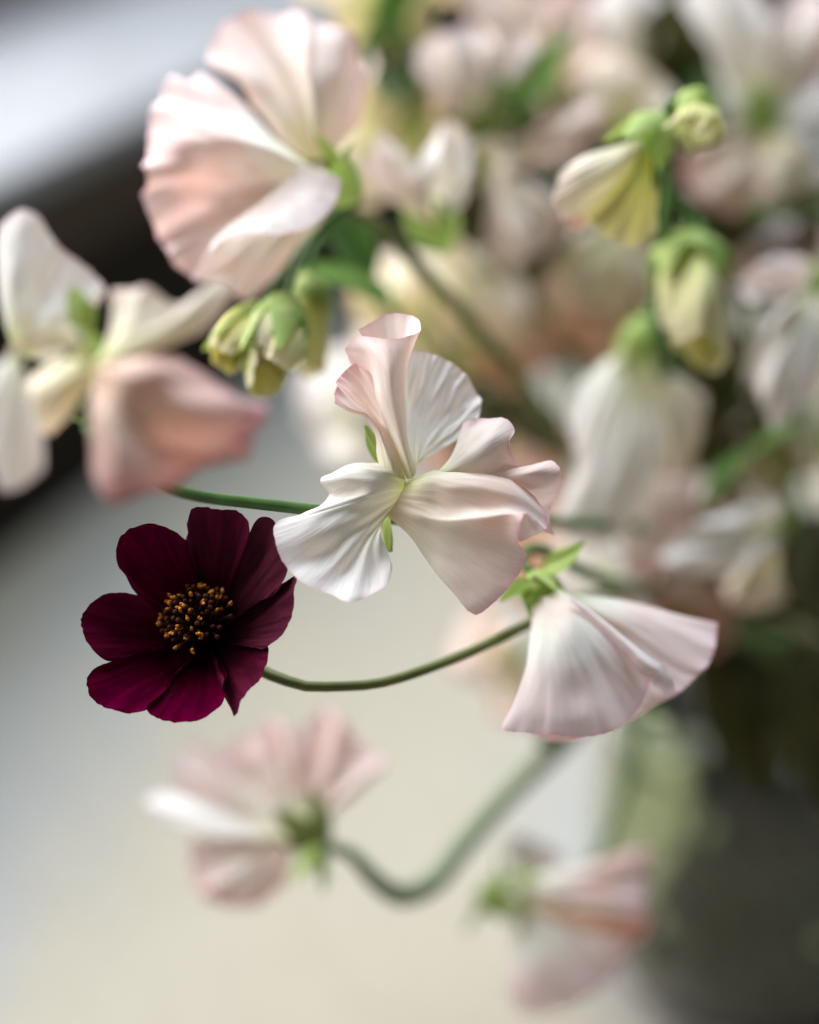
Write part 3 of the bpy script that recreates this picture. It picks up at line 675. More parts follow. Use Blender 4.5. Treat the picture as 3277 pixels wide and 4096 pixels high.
# centre: a dark dome carrying tubular florets with orange anthers
dax = camdir(-0.42, 0.58, 0.70); dc = cp(872, 935, -190); Md = frame(dax)
dome = []
for i in range(28):
    for j in range(14):
        th = 2 * math.pi * i / 28; w = j / 13
        r = 0.0040 * math.cos(w * math.pi / 2) ** 0.7 if j < 13 else 0.00002
        dome.append(dc + Md @ Vector((r * math.cos(th), r * math.sin(th), 0.0046 * math.sin(w * math.pi / 2) - 0.0005)))
disc = mesh_obj('disc', dome, grid_faces(28, 14, True), 'disc_dark', cosmos)
rc = random.Random(4)
tube_me = ant_me = None
def tube_mesh(nm, prof, mat, n=7):
    v, f = [], []
    for r, z in prof:
        for k in range(n): v.append((r * math.cos(2 * math.pi * k / n), r * math.sin(2 * math.pi * k / n), z))
    for i in range(len(prof) - 1):
        for k in range(n): f.append((i*n + k, i*n + (k+1) % n, (i+1)*n + (k+1) % n, (i+1)*n + k))
    f.append(tuple((len(prof)-1)*n + k for k in range(n)))
    o = mesh_obj(nm, v, f, mat); me = o.data; bpy.data.objects.remove(o); return me
flor = tube_mesh('floret', [(0.00016, 0), (0.00022, 0.0014), (0.00030, 0.0022), (0.00040, 0.0026), (0.00026, 0.0028)], 'floret_brown')
anth = tube_mesh('anther', [(0.00016, 0), (0.00028, 0.0003), (0.00030, 0.0006), (0.00017, 0.0009), (0.00003, 0.001)], 'anther_orange')
for i in range(120):
    a = i * 2.39996; w = math.sqrt((i + 0.5) / 120.0)
    d = (Md @ Vector((math.cos(a) * w * 0.95, math.sin(a) * w * 0.95, math.sqrt(max(0.02, 1.0 - w * w)) + 0.25))).normalized()
    b = dc + Md @ Vector((0.0040 * w * math.cos(a), 0.0040 * w * math.sin(a), 0.0042 * math.cos(w * 1.45)))
    d = (d + Vector((rc.uniform(-.3, .3), rc.uniform(-.3, .3), rc.uniform(-.3, .3)))).normalized()
    o = bpy.data.objects.new('floret', flor); col.objects.link(o); o.parent = disc
    s = rc.uniform(0.7, 1.15)
    o.matrix_local = Matrix.Translation(b - world_of(disc)) @ d.to_track_quat('Z', 'Y').to_matrix().to_4x4() @ Matrix.Scale(s, 4)
    if rc.random() < 0.34:
        for q in range(rc.choice((1, 2, 2))):
            p = bpy.data.objects.new('anther', anth); col.objects.link(p); p.parent = disc
            d2 = (d + Vector((rc.uniform(-.7, .7), rc.uniform(-.7, .7), rc.uniform(-.7, .7)))).normalized()
            p.matrix_local = Matrix.Translation(b + d * 0.0025 * s - world_of(disc)) @ d2.to_track_quat('Z', 'Y').to_matrix().to_4x4() @ Matrix.Scale(rc.uniform(0.7, 1.1), 4)
for k in range(6):         # pointed green bracts behind the petals
    a = k * 1.047; leaf(cosmos, cp(930, 1060, -330), camdir(math.cos(a), math.sin(a), 0.0), 0.006, 0.003, 'stem_green', bend=-0.1)
stalk(cosmos, [cp(925, 1055, -292), cp(930, 1065, -330), cp(1080, 1130, -380), cp(1240, 1225, -330), cp(1400, 1290, -240), P(1216, 2745, 0.331), P(1330, 2747, 0.332), P(1520, 2733, 0.334), P(1824, 2631, 0.340), P(2090, 2508, 0.350), P(2400, 2380, 0.40),
      VC + Vector((-0.028, -0.012, 0.122))] + mouth(1)[1:],
      [0.0012, 0.0012, 0.0011, 0.0010, 0.0009, 0.00085, 0.00082, 0.00082, 0.00085, 0.0009, 0.001, 0.0011, 0.0011, 0.0011], 'stem_olive', n=14)

# ================================================================== 3. spray with the large bloom and the hanging green buds
ZT = (0.0, 0.0, 1600.0 / 1725.0); DT = 0.362
def tp(x, y, d=DT): return P(ZT[0] + x * ZT[2], ZT[1] + y * ZT[2], d)
sp2 = thing('sweet_pea_spray', 'sweet pea spray with big frilled pink bloom on dark panelling and drooping tight green buds', 'sweet pea', mouth(2)[2], 'sweet pea sprays in the vase')
f2 = empty('flower', tp(1440, 790), sp2)
patch('wing_petal', f2, ZT, DT + 0.010, [
    [(1450, 830, 0), (1400, 920, 0), (1350, 1000, 0), (1290, 1060, 0), (1200, 1180, 0)],
    [(1440, 830, 0), (1350, 940, 20), (1260, 1050, 20), (1180, 1160, 10), (1130, 1245, 0)],
    [(1430, 830, 0), (1300, 950, 40), (1200, 1060, 40), (1110, 1180, 20), (1060, 1292, 0)],
    [(1420, 830, 0), (1270, 950, 40), (1140, 1050, 40), (1030, 1160, 20), (950, 1240, 0)],
    [(1410, 830, 0), (1240, 940, 20), (1090, 1020, 20), (950, 1120, 10), (840, 1200, 0)],
    [(1400, 820, 0), (1210, 890, 0), (1060, 950, 0), (930, 1030, 0), (800, 1110, 0)]],
    'petal_blush', nu=40, nv=30, crinkle=0.0006, ruffle=0.0004, seed=71.0)
patch('banner_petal', f2, ZT, DT, [
    [(1465, 770, 0), (1445, 870, 30), (1380, 945, 50), (1280, 990, 55), (1150, 1010, 40), (1010, 1012, 40), (900, 1120, 20), (835, 1215, 0)],
    [(1462, 768, 0), (1400, 850, 60), (1290, 920, 90), (1150, 970, 80), (1000, 1010, 40), (900, 1080, 10), (770, 1165, -10)],
    [(1455, 765, 0), (1370, 820, 60), (1250, 880, 70), (1110, 930, 30), (960, 970, -20), (830, 1010, -20), (700, 1040, -10)],
    [(1445, 760, 0), (1350, 790, 40), (1230, 830, 20), (1080, 870, -40), (930, 900, -60), (780, 920, -20), (640, 935, 0)],
    [(1430, 752, 0), (1330, 760, 30), (1200, 780, 0), (1050, 800, -50), (900, 810, -50), (760, 820, 0), (627, 825, 20)],
    [(1410, 742, 0), (1310, 730, 50), (1180, 720, 40), (1040, 720, 0), (900, 730, -10), (770, 740, 30), (652, 745, 10)],
    [(1380, 730, 0), (1290, 700, 70), (1160, 650, 90), (1020, 620, 80), (880, 620, 60), (750, 620, 40), (634, 610, 10)],
    [(1350, 718, 0), (1260, 670, 60), (1130, 600, 70), (1000, 550, 60), (870, 520, 40), (760, 500, 20), (650, 485, 0)],
    [(1330, 708, 0), (1230, 650, 40), (1110, 570, 40), (1000, 510, 30), (890, 460, 20), (790, 420, 0), (705, 395, -20)],
    [(1320, 700, 0), (1210, 630, 20), (1100, 550, 10), (1010, 480, 0), (930, 420, 0), (860, 370, -20), (790, 342, -40)],
    [(1310, 695, -10), (1200, 610, 0), (1110, 520, -20), (1040, 450, -30), (980, 400, -40), (930, 365, -50), (870, 332, -70)]],
    'petal_tipped', nu=90, nv=50, crinkle=0.0008, ruffle=0.0034, seed=73.0, zs=3.0)
patch('banner_petal', f2, ZT, DT + 0.007, [
    [(1330, 700, 0), (1200, 600, 0), (1120, 510, 0), (1060, 430, 0), (1060, 380, 0)],
    [(1335, 698, 0), (1220, 570, 20), (1130, 450, 20), (1050, 360, 10), (990, 300, 0)],
    [(1340, 696, 0), (1240, 540, 40), (1140, 400, 40), (1010, 310, 30), (890, 255, 0)],
    [(1345, 694, 0), (1260, 510, 30), (1170, 350, 20), (1050, 240, 0), (925, 165, -20)],
    [(1350, 692, 0), (1280, 500, 10), (1200, 320, -20), (1110, 190, -40), (1015, 80, -60)],
    [(1358, 690, 0), (1310, 490, 10), (1260, 310, 0), (1210, 180, -30), (1180, 45, -60)],
    [(1366, 690, 0), (1350, 490, 40), (1330, 320, 50), (1320, 190, 20), (1320, 50, -20)],
    [(1376, 690, 0), (1400, 500, 30), (1420, 350, 30), (1440, 230, 10), (1470, 125, -10)],
    [(1386, 692, 0), (1440, 530, 10), (1490, 400, 0), (1530, 310, -20), (1575, 270, -40)],
    [(1396, 695, 0), (1460, 590, 0), (1510, 500, -10), (1550, 440, -30), (1590, 400, -50)],
    [(1406, 700, 0), (1450, 650, 0), (1490, 600, -10), (1530, 560, -20), (1565, 540, -40)]],
    'petal_blush', nu=80, nv=44, crinkle=0.0008, ruffle=0.0024, seed=75.0, zs=2.8)
patch('petal_fold', f2, ZT, DT - 0.009, [
    [(1290, 705, 0), (1360, 730, 10), (1430, 755, 20), (1475, 772, 20)],
    [(1260, 750, -30), (1340, 810, 10), (1400, 860, 30), (1440, 890, 40)],
    [(1200, 810, -40), (1270, 870, 10), (1310, 930, 40), (1330, 982, 55)],
    [(1130, 870, -45), (1170, 920, 0), (1180, 970, 35), (1185, 1010, 50)],
    [(1060, 920, -45), (1070, 960, 0), (1065, 990, 20), (1050, 1012, 30)],
    [(1000, 965, -40), (990, 990, -10), (975, 1015, 5), (950, 1045, 10)],
    [(920, 1040, -30), (905, 1070, -10), (890, 1095, 0), (870, 1125, 0)]], 'petal_plain', nu=60, nv=24, crinkle=0.0003, ruffle=0.0003, seed=77.0)
calyx(f2, tp(1540, 850, DT + 0.008), tp(1380, 740, DT) - tp(1560, 860, DT + 0.008), 0.012, 0.0045, seed=0.5, splay=0.5)
leaf(f2, tp(1450, 770, DT - 0.001), tp(1505, 640, DT - 0.002) - tp(1450, 770, DT - 0.001), 0.0065, 0.0032, 'calyx_green', roll=0.3, bend=0.05)
bud(sp2, tp(1130, 1330, 0.360), tp(960, 1570, 0.353) - tp(1130, 1330, 0.360), 0.0135, 0.0044, 1.0, cal=0.95, roll=0.5)
bud(sp2, tp(1230, 1290, 0.356), tp(1150, 1640, 0.348) - tp(1230, 1290, 0.356), 0.0170, 0.0052, 2.3, cal=0.85, roll=1.2)
bud(sp2, tp(1320, 1190, 0.378), tp(1365, 1560, 0.376) - tp(1320, 1190, 0.378), 0.0190, 0.0040, 3.1, cal=0.5, roll=0.2)
nod = tp(1475, 900, DT + 0.010)
stalk(sp2, [tp(1545, 860, DT + 0.009), tp(1520, 890, DT + 0.010), nod], 0.0008, name='flower_stalk')
stalk(sp2, [tp(1130, 1325, 0.360), tp(1220, 1190, 0.363), tp(1330, 1040, 0.367), nod], [0.0007, 0.0008, 0.0008, 0.0009], name='flower_stalk')
stalk(sp2, [tp(1232, 1285, 0.356), tp(1290, 1130, 0.362), tp(1380, 990, 0.367), nod], [0.0007, 0.0008, 0.0008, 0.0009], name='flower_stalk')
stalk(sp2, [tp(1320, 1185, 0.378), tp(1370, 1060, 0.376), tp(1440, 950, 0.374), nod], 0.0007, name='flower_stalk')
stalk(sp2, [nod, tp(1640, 980, 0.385), tp(1850, 1200, 0.40), tp(2060, 1420, 0.41), tp(2300, 1720, 0.425), P(2350, 2000, 0.45), VC + Vector((-0.02, 0.005, 0.12))] + mouth(2)[1:],
      [0.0010, 0.0013, 0.0015, 0.0015, 0.0015, 0.0015, 0.0015, 0.0014, 0.0014], 'stem_olive')
# ================================================================== 4. spray whose bloom hangs like a bell beside the cosmos stem
ZR = (1800.0, 1900.0, 1477.0 / 1725.0); DR = 0.345
def rp(x, y, d=DR): return P(ZR[0] + x * ZR[2], ZR[1] + y * ZR[2], d)
sp3 = thing('sweet_pea_spray', 'sweet pea spray with bell shaped pale pink bloom hanging over the arching olive stem', 'sweet pea', mouth(3)[2], 'sweet pea sprays in the vase')
f3 = empty('flower', rp(440, 560), sp3)
patch('wing_petal', f3, ZR, DR + 0.004, [
    [(500, 530, 0), (620, 560, 0), (760, 575, -10), (900, 605, -20), (1080, 655, -30), (1250, 690, -40)],
    [(500, 540, 10), (640, 590, 30), (780, 630, 30), (920, 670, 20), (1080, 730, 0), (1246, 765, -30)],
    [(500, 550, 10), (650, 620, 40), (790, 690, 45), (920, 750, 30), (1070, 830, 10), (1212, 880, -10)],
    [(495, 560, 10), (650, 650, 30), (790, 740, 30), (900, 830, 20), (1020, 910, 10), (1150, 945, 0)],
    [(490, 570, 0), (650, 690, 10), (780, 800, 10), (880, 900, 0), (980, 980, 0), (1060, 1025, 0)],
    [(480, 580, -10), (630, 740, -10), (760, 880, -20), (850, 1000, -20), (930, 1070, -20), (985, 1065, -20)],
    [(470, 590, -20), (600, 780, -30), (720, 950, -40), (790, 1080, -40), (840, 1150, -40), (865, 1145, -40)]],
    'petal_tipped', nu=60, nv=40, crinkle=0.0003, ruffle=0.0006, seed=81.0, ty=0.45)
patch('banner_petal', f3, ZR, DR, [
    [(505, 525, 0), (600, 590, 30), (700, 670, 45), (820, 770, 50), (900, 830, 45), (975, 880, 30)],
    [(495, 540, 10), (590, 640, 60), (680, 740, 70), (780, 840, 60), (870, 920, 40), (940, 965, 10)],
    [(485, 550, 10), (575, 680, 75), (650, 800, 80), (730, 920, 60), (810, 1010, 40), (880, 1090, 20)],
    [(475, 560, 10), (555, 710, 85), (610, 850, 90), (670, 980, 70), (730, 1090, 60), (790, 1180, 40)],
    [(462, 565, 10), (530, 730, 85), (560, 880, 95), (590, 1020, 80), (620, 1130, 80), (650, 1222, 60)],
    [(450, 568, 10), (500, 740, 80), (510, 890, 90), (510, 1030, 90), (500, 1130, 90), (490, 1215, 80)],
    [(440, 570, 10), (465, 730, 60), (455, 880, 80), (430, 1010, 80), (390, 1110, 80), (350, 1203, 70)],
    [(430, 570, 0), (425, 700, 40), (405, 830, 60), (375, 960, 60), (320, 1080, 60), (245, 1190, 50)],
    [(420, 575, -10), (385, 660, 10), (370, 780, 30), (355, 900, 40), (310, 1030, 40), (250, 1165, 40)]],
    'petal_tipped', nu=80, nv=50, crinkle=0.0003, ruffle=0.0006, seed=83.0, zs=2.0, ty=0.45)
patch('keel_petal', f3, ZR, DR + 0.003, [
    [(480, 700, 0), (420, 900, 0), (390, 1100, 0), (380, 1210, 0)],
    [(520, 700, 10), (490, 900, 20), (490, 1110, 20), (480, 1245, 0)],
    [(560, 700, 10), (560, 900, 20), (570, 1110, 20), (580, 1240, 0)],
    [(600, 700, 0), (630, 900, 0), (660, 1080, 0), (680, 1215, 0)]],
    'petal_blush', nu=24, nv=24, crinkle=0.0003, seed=84.0, ty=0.30)
patch('petal_fold', f3, ZR, DR - 0.009, [
    [(960, 880, 0), (950, 930, 10), (945, 970, 10), (990, 1010, 0)],
    [(990, 885, 10), (985, 940, 20), (990, 980, 15), (1010, 1030, 0)],
    [(1020, 900, 0), (1040, 950, 10), (1050, 990, 10), (1060, 1022, 0)]],
    'petal_plain', nu=20, nv=18, crinkle=0.0001, seed=85.0, ty=0.0)
patch('petal_fold', f3, ZR, DR - 0.0045, [
    [(560, 560, 0), (566, 572, 10), (560, 586, 10)],
    [(690, 655, 10), (700, 680, 20), (690, 705, 10)],
    [(820, 760, 10), (835, 800, 30), (815, 840, 10)],
    [(920, 840, 10), (930, 890, 30), (905, 935, 10)],
    [(980, 882, 0), (972, 915, 10), (960, 945, 0)]], 'petal_plain', nu=40, nv=14, crinkle=0.0001, seed=86.0, ty=0.45)
calyx(f3, rp(390, 470, DR + 0.006), rp(450, 590, DR) - rp(380, 450, DR + 0.006), 0.0085, 0.0036, seed=0.3, splay=0.05)
leaf(f3, rp(430, 480, DR + 0.002), rp(620, 345, DR + 0.004) - rp(430, 480, DR + 0.002), 0.0092, 0.0040, 'calyx_green', roll=0.6, bend=-0.12)
leaf(f3, rp(420, 520, DR - 0.001), rp(250, 575, DR) - rp(420, 520, DR - 0.001), 0.0072, 0.0064, 'calyx_green', roll=0.4, bend=0.05)
stalk(sp3, [rp(390, 465, DR + 0.006), rp(330, 400, DR + 0.010), rp(400, 340, DR + 0.018), rp(560, 420, 0.375), P(2500, 2350, 0.41), VC + Vector((-0.02, -0.015, 0.122))] + mouth(3)[1:],
      [0.0008, 0.0009, 0.001, 0.0011, 0.0012, 0.0013, 0.0013, 0.0013])

# ================================================================== 5. spray seen from behind on the curling stem
ZB = (400.0, 2700.0, 1600.0 / 1725.0); DB = 0.403
def bp(x, y, d=DB): return P(ZB[0] + x * ZB[2], ZB[1] + y * ZB[2], d)
sp4 = thing('sweet_pea_spray', 'lowest reaching sweet pea spray, bloom seen from behind on S shaped grey green stem', 'sweet pea', mouth(4)[2], 'sweet pea sprays in the vase')
f4 = empty('flower', bp(880, 660), sp4)
patch('banner_petal', f4, ZB, DB + 0.004, [
    [(830, 640, 0), (720, 560, -20), (620, 480, -40), (510, 400, -60)],
    [(840, 630, 0), (740, 510, -30), (650, 390, -50), (560, 290, -70)],
    [(850, 620, 0), (780, 480, -10), (720, 370, -20), (680, 255, -60)],
    [(860, 615, 0), (810, 470, -40), (770, 340, -70), (720, 185, -90)],
    [(870, 610, 0), (840, 460, -10), (820, 340, -10), (800, 225, -30)],
    [(880, 608, 0), (870, 460, -20), (870, 350, -30), (870, 235, -50)],
    [(890, 608, 0), (920, 450, -40), (940, 310, -70), (965, 138, -100)],
    [(905, 612, 0), (960, 470, -10), (1000, 360, -20), (1050, 200, -60)],
    [(915, 620, 0), (1000, 490, -30), (1080, 400, -50), (1150, 320, -90)],
    [(920, 630, 0), (1010, 530, -10), (1100, 460, -10), (1235, 395, -50)],
    [(922, 640, 0), (1000, 570, 0), (1050, 530, 0), (1100, 505, -20)],
    [(920, 650, 0), (960, 615, 0), (1000, 600, 0), (1040, 590, 0)]],
    'petal_tipped', nu=80, nv=40, crinkle=0.0008, ruffle=0.0022, seed=91.0)
patch('wing_petal', f4, ZB, DB + 0.012, [
    [(820, 660, 0), (720, 600, 0), (600, 470, 0), (500, 330, 0)],
    [(815, 665, 0), (690, 600, 20), (540, 440, 20), (400, 280, 0)],
    [(810, 672, 0), (680, 620, 30), (500, 490, 40), (330, 390, 0)],
    [(805, 680, 0), (690, 650, 20), (520, 570, 20), (330, 480, 0)]],
    'petal_tipped', nu=40, nv=30, crinkle=0.0005, ruffle=0.0008, seed=93.0)
patch('wing_petal', f4, ZB, DB + 0.008, [
    [(810, 670, -30), (650, 620, -40), (430, 540, -50), (300, 500, -60)],
    [(805, 690, 0), (640, 660, 20), (400, 590, 20), (200, 540, 0)],
    [(800, 705, 30), (650, 700, 60), (450, 675, 70), (250, 630, 50)]],
    'petal_white', nu=30, nv=26, crinkle=0.0005, ruffle=0.0006, seed=94.0)
patch('wing_petal', f4, ZB, DB + 0.006, [
    [(800, 690, 0), (660, 690, 0), (520, 700, -10), (390, 700, -20)],
    [(805, 705, 0), (660, 760, 10), (520, 820, 0), (400, 860, -20)],
    [(810, 715, 0), (680, 800, 20), (550, 880, 30), (430, 950, 20)],
    [(820, 722, 0), (710, 830, 20), (620, 930, 30), (530, 995, 20)],
    [(835, 728, 0), (760, 830, 20), (700, 930, 10), (650, 1000, 0)],
    [(850, 730, 0), (800, 830, 10), (770, 910, 0), (740, 960, -10)],
    [(862, 728, 0), (830, 800, 0), (810, 860, 0), (790, 900, -10)]],
    'petal_tipped', nu=60, nv=36, crinkle=0.0006, ruffle=0.0014, seed=95.0)
calyx(f4, bp(960, 740, DB - 0.003), bp(840, 590, DB + 0.002) - bp(980, 760, DB - 0.004), 0.0095, 0.0050, 'stem_olive', seed=0.3, splay=0.4)
calyx(f4, bp(950, 730, DB - 0.004), bp(900, 860, DB - 0.003) - bp(950, 730, DB - 0.004), 0.0075, 0.0028, seed=1.3, splay=0.9)
stalk(sp4, [bp(955, 735, DB - 0.003), bp(1080, 770, DB), bp(1180, 880, DB + 0.002), bp(1300, 950, 0.410), bp(1430, 900, 0.416), bp(1560, 740, 0.422), bp(1725, 550, 0.43), P(2230, 2990, 0.443), P(2450, 2760, 0.462), VC + Vector((-0.030, -0.018, 0.119))] + mouth(4)[1:],
      [0.0013, 0.0014, 0.0018, 0.0022, 0.0024, 0.0024, 0.0023, 0.0022, 0.0020, 0.0017, 0.0015, 0.0014], 'stem_dull')

# ================================================================== 6. spray in front of the vase
ZQ = (1700.0, 2800.0, 1577.0 / 1725.0); DQ = 0.425
def qp(x, y, d=DQ): return P(ZQ[0] + x * ZQ[2], ZQ[1] + y * ZQ[2], d)
sp5 = thing('sweet_pea_spray', 'sweet pea spray with drooping pink bloom in front of the glass vase body', 'sweet pea', mouth(5)[2], 'sweet pea sprays in the vase')
f5 = empty('flower', qp(400, 860), sp5)
patch('banner_petal', f5, ZQ, DQ + 0.006, [
    [(420, 830, 0), (380, 720, 0), (350, 650, 0), (340, 590, -20)],
    [(430, 825, 0), (420, 720, 20), (410, 650, 20), (410, 585, 0)],
    [(440, 825, 0), (470, 740, 10), (490, 680, 0), (500, 620, -20)],
    [(450, 830, 0), (520, 770, 0), (570, 730, -10), (620, 690, -30)]],
    'petal_white', nu=30, nv=24, crinkle=0.0005, ruffle=0.0006, seed=101.0)
patch('wing_petal', f5, ZQ, DQ, [
    [(410, 820, 0), (520, 755, 10), (680, 725, 10), (820, 680, 0), (960, 630, -10)],
    [(410, 840, 10), (540, 790, 40), (700, 770, 40), (840, 740, 20), (985, 690, -10)],
    [(410, 855, 10), (540, 820, 50), (700, 810, 40), (840, 800, 10), (970, 780, -20)],
    [(410, 870, 10), (540, 850, 50), (700, 850, 60), (840, 870, 50), (965, 890, 20)],
    [(408, 885, 10), (530, 880, 40), (690, 890, 50), (820, 925, 40), (930, 955, 20)]],
    'petal_tipped', nu=50, nv=34, crinkle=0.0004, ruffle=0.0008, seed=103.0, ty=0.3)
patch('wing_petal', f5, ZQ, DQ + 0.004, [
    [(408, 880, 0), (560, 890, 10), (720, 910, 0), (860, 940, -10), (985, 930, -20)],
    [(406, 890, 0), (560, 920, 20), (720, 960, 10), (860, 990, 0), (975, 1010, -20)],
    [(404, 900, 0), (550, 960, 20), (700, 1020, 20), (820, 1050, 10), (930, 1060, 0)]],
    'petal_peach', nu=30, nv=28, crinkle=0.0004, ruffle=0.0006, seed=104.0)
patch('banner_petal', f5, ZQ, DQ + 0.001, [
    [(410, 890, 10), (520, 940, 50), (640, 1000, 60), (760, 1060, 50), (900, 1060, 30)],
    [(408, 900, 10), (500, 980, 50), (620, 1070, 60), (740, 1130, 50), (850, 1190, 30)],
    [(406, 910, 10), (480, 1010, 50), (560, 1120, 60), (650, 1220, 50), (720, 1290, 30)],
    [(404, 920, 10), (450, 1030, 40), (490, 1160, 60), (540, 1280, 50), (570, 1355, 40)],
    [(402, 925, 0), (415, 1040, 20), (420, 1170, 40), (430, 1280, 40), (430, 1358, 30)],
    [(400, 930, -10), (390, 1030, 0), (380, 1130, 10), (370, 1230, 20), (372, 1310, 20)]],
    'petal_tipped', nu=50, nv=36, crinkle=0.0005, ruffle=0.0010, seed=105.0, ty=0.3)
calyx(f5, qp(230, 850, DQ + 0.001), qp(440, 870, DQ) - qp(230, 850, DQ + 0.001), 0.0115, 0.0046, seed=0.7, splay=0.35)
leaf(f5, qp(300, 840, DQ - 0.002), qp(330, 690, DQ - 0.002) - qp(300, 840, DQ - 0.002), 0.0085, 0.0035, 'calyx_green', bend=0.05)
leaf(f5, qp(300, 870, DQ - 0.002), qp(170, 1000, DQ - 0.002) - qp(300, 870, DQ - 0.002), 0.0092, 0.0028, 'calyx_green', bend=0.1, roll=0.6)
stalk(sp5, [qp(235, 850, DQ + 0.001), qp(250, 880, DQ + 0.010), qp(380, 920, 0.448), qp(580, 900, 0.457), qp(800, 600, 0.462), P(2560, 2950, 0.468), P(2660, 2640, 0.475), VC + Vector((-0.018, -0.030, 0.119))] + mouth(5)[1:],
      [0.0008, 0.0009, 0.0011, 0.0012, 0.0013, 0.0013, 0.0013, 0.0013, 0.0013, 0.0013])

def tflower(parent, tr, depth, base, petals, knot=None, calyx_r=0.0036, calyx_from=None):
    """a bloom traced petal by petal: every petal fans out from the base to the listed outline"""
    e = empty('flower', P(tr[0] + base[0] * tr[2], tr[1] + base[1] * tr[2], depth), parent)
    for k, (mat, edge, bulge, tilt, dd) in enumerate(petals):
        n = len(edge); ribs = []
        for i, (x, y) in enumerate(edge):
            q = i / (n - 1) * 2 - 1; b = (base[0] + (x - base[0]) * 0.04, base[1] + (y - base[1]) * 0.04, 0.0)
            z = tilt + (30 if i % 2 else -20)
            ribs.append([b] + [(b[0] + (x - b[0]) * w, b[1] + (y - b[1]) * w, z * w + bulge * math.sin(math.pi * w) * (1 - 0.5 * q * q)) for w in (0.35, 0.7)] + [(x, y, z)])
        patch(('banner_petal', 'wing_petal', 'wing_petal', 'keel_petal')[min(k, 3)], e, tr, depth + dd, ribs, mat, nu=56, nv=32, crinkle=0.0006, ruffle=0.0014, seed=base[0] * 0.37 + k * 5.1)
    bw = P(tr[0] + base[0] * tr[2], tr[1] + base[1] * tr[2], depth)
    if calyx_from is None: cb = bw - FW * -0.007
    else: cb = P(tr[0] + calyx_from[0] * tr[2], tr[1] + calyx_from[1] * tr[2], depth + 0.001)
    calyx(e, cb, bw - cb, 0.0105, calyx_r, splay=0.15, seed=base[1])
    if knot is not None:
        stalk(parent, [cb, cb * 0.5 + knot * 0.5 + FW * 0.006, knot], 0.0008, name='flower_stalk')
    return e
ZW = (1640.0, 0.0, 0.95); ZX = (1640.0, 2048.0, 0.95)
tflower(sp2, ZW, 0.400, (110, 960), [
    ('petal_white', [(-160, 700), (-130, 560), (-60, 600), (0, 700), (80, 610), (150, 515), (240, 560), (265, 700), (230, 850)], 60, 120, 0.0),
    ('petal_blush', [(-150, 800), (-190, 700), (-120, 640), (-20, 760), (60, 720)], 40, 60, -0.004)], tp(1640, 985, 0.386), 0.0048, (150, 1060))
# ================================================================== 7. budding spray with vertical stem
sp6 = thing('sweet_pea_spray', 'upright spray of yellow green sweet pea buds, smallest bud at its tip', 'sweet pea', mouth(6)[2], 'sweet pea sprays in the vase')
D6 = 0.362
top6 = PV(1400, 290, D6 + 0.006)
ZU = (2100.0, 300.0, 900.0 / 1725.0)
def up_(x, y, d=0.362): return P(ZU[0] + x * ZU[2], ZU[1] + y * ZU[2], d)
b1 = empty('bud', up_(1250, 220), sp6)
patch('petal', b1, ZU, D6 - 0.003, [
    [(1190, 240, 0), (1150, 310, 20), (1090, 370, 30), (1035, 405, 20)],
    [(1235, 225, 0), (1215, 300, 40), (1180, 370, 50), (1130, 405, 40)],
    [(1290, 220, 0), (1275, 290, 60), (1250, 350, 50), (1215, 375, 10)],
    [(1350, 222, 0), (1355, 290, 60), (1335, 350, 60), (1300, 385, 20)],
    [(1410, 232, 0), (1425, 300, 70), (1400, 380, 80), (1310, 455, 60)],
    [(1455, 250, 0), (1480, 310, 50), (1470, 380, 60), (1400, 440, 60)],
    [(1480, 270, -20), (1510, 330, 0), (1510, 390, 10), (1470, 440, 20)]], 'petal_bud', nu=50, nv=26, crinkle=0.0004, ruffle=0.0006, seed=121.0)
patch('petal', b1, ZU, D6 - 0.001, [
    [(1160, 360, -40), (1150, 420, 0), (1160, 480, 0), (1190, 540, -10)],
    [(1220, 350, -60), (1205, 430, -10), (1230, 530, 0), (1280, 635, -20)],
    [(1300, 350, -70), (1300, 450, -20), (1310, 540, -10), (1320, 585, -20)],
    [(1380, 350, -60), (1390, 450, -10), (1390, 520, 0), (1400, 565, -20)],
    [(1450, 330, -40), (1470, 420, 0), (1480, 500, -10), (1470, 545, -20)],
    [(1490, 300, -50), (1525, 380, -30), (1530, 440, -30), (1500, 510, -40)]], 'petal_bud', nu=50, nv=26, crinkle=0.0004, ruffle=0.0006, seed=122.0)
calyx(b1, up_(1180, 185, D6 + 0.004), up_(1400, 300, D6 + 0.001) - up_(1180, 185, D6 + 0.004), 0.0062, 0.0036, splay=0.1, seed=0.4)
b2 = empty('bud', up_(960, 480), sp6)
patch('petal', b2, ZU, D6, [
    [(900, 480, 0), (720, 540, 20), (520, 590, 30), (380, 650, 20), (265, 745, 0)],
    [(900, 510, 10), (740, 610, 50), (560, 690, 60), (400, 760, 50), (235, 860, 10)],
    [(905, 540, 20), (750, 670, 60), (580, 790, 60), (430, 880, 40), (215, 960, 10)],
    [(910, 570, 20), (760, 730, 50), (600, 870, 40), (450, 980, 30), (270, 1060, 20)],
    [(915, 590, 10), (780, 780, 40), (640, 930, 30), (500, 1050, 20), (330, 1130, 10)]], 'petal_cream', nu=50, nv=34, crinkle=0.0003, ruffle=0.0012, seed=123.0, zs=2.6)
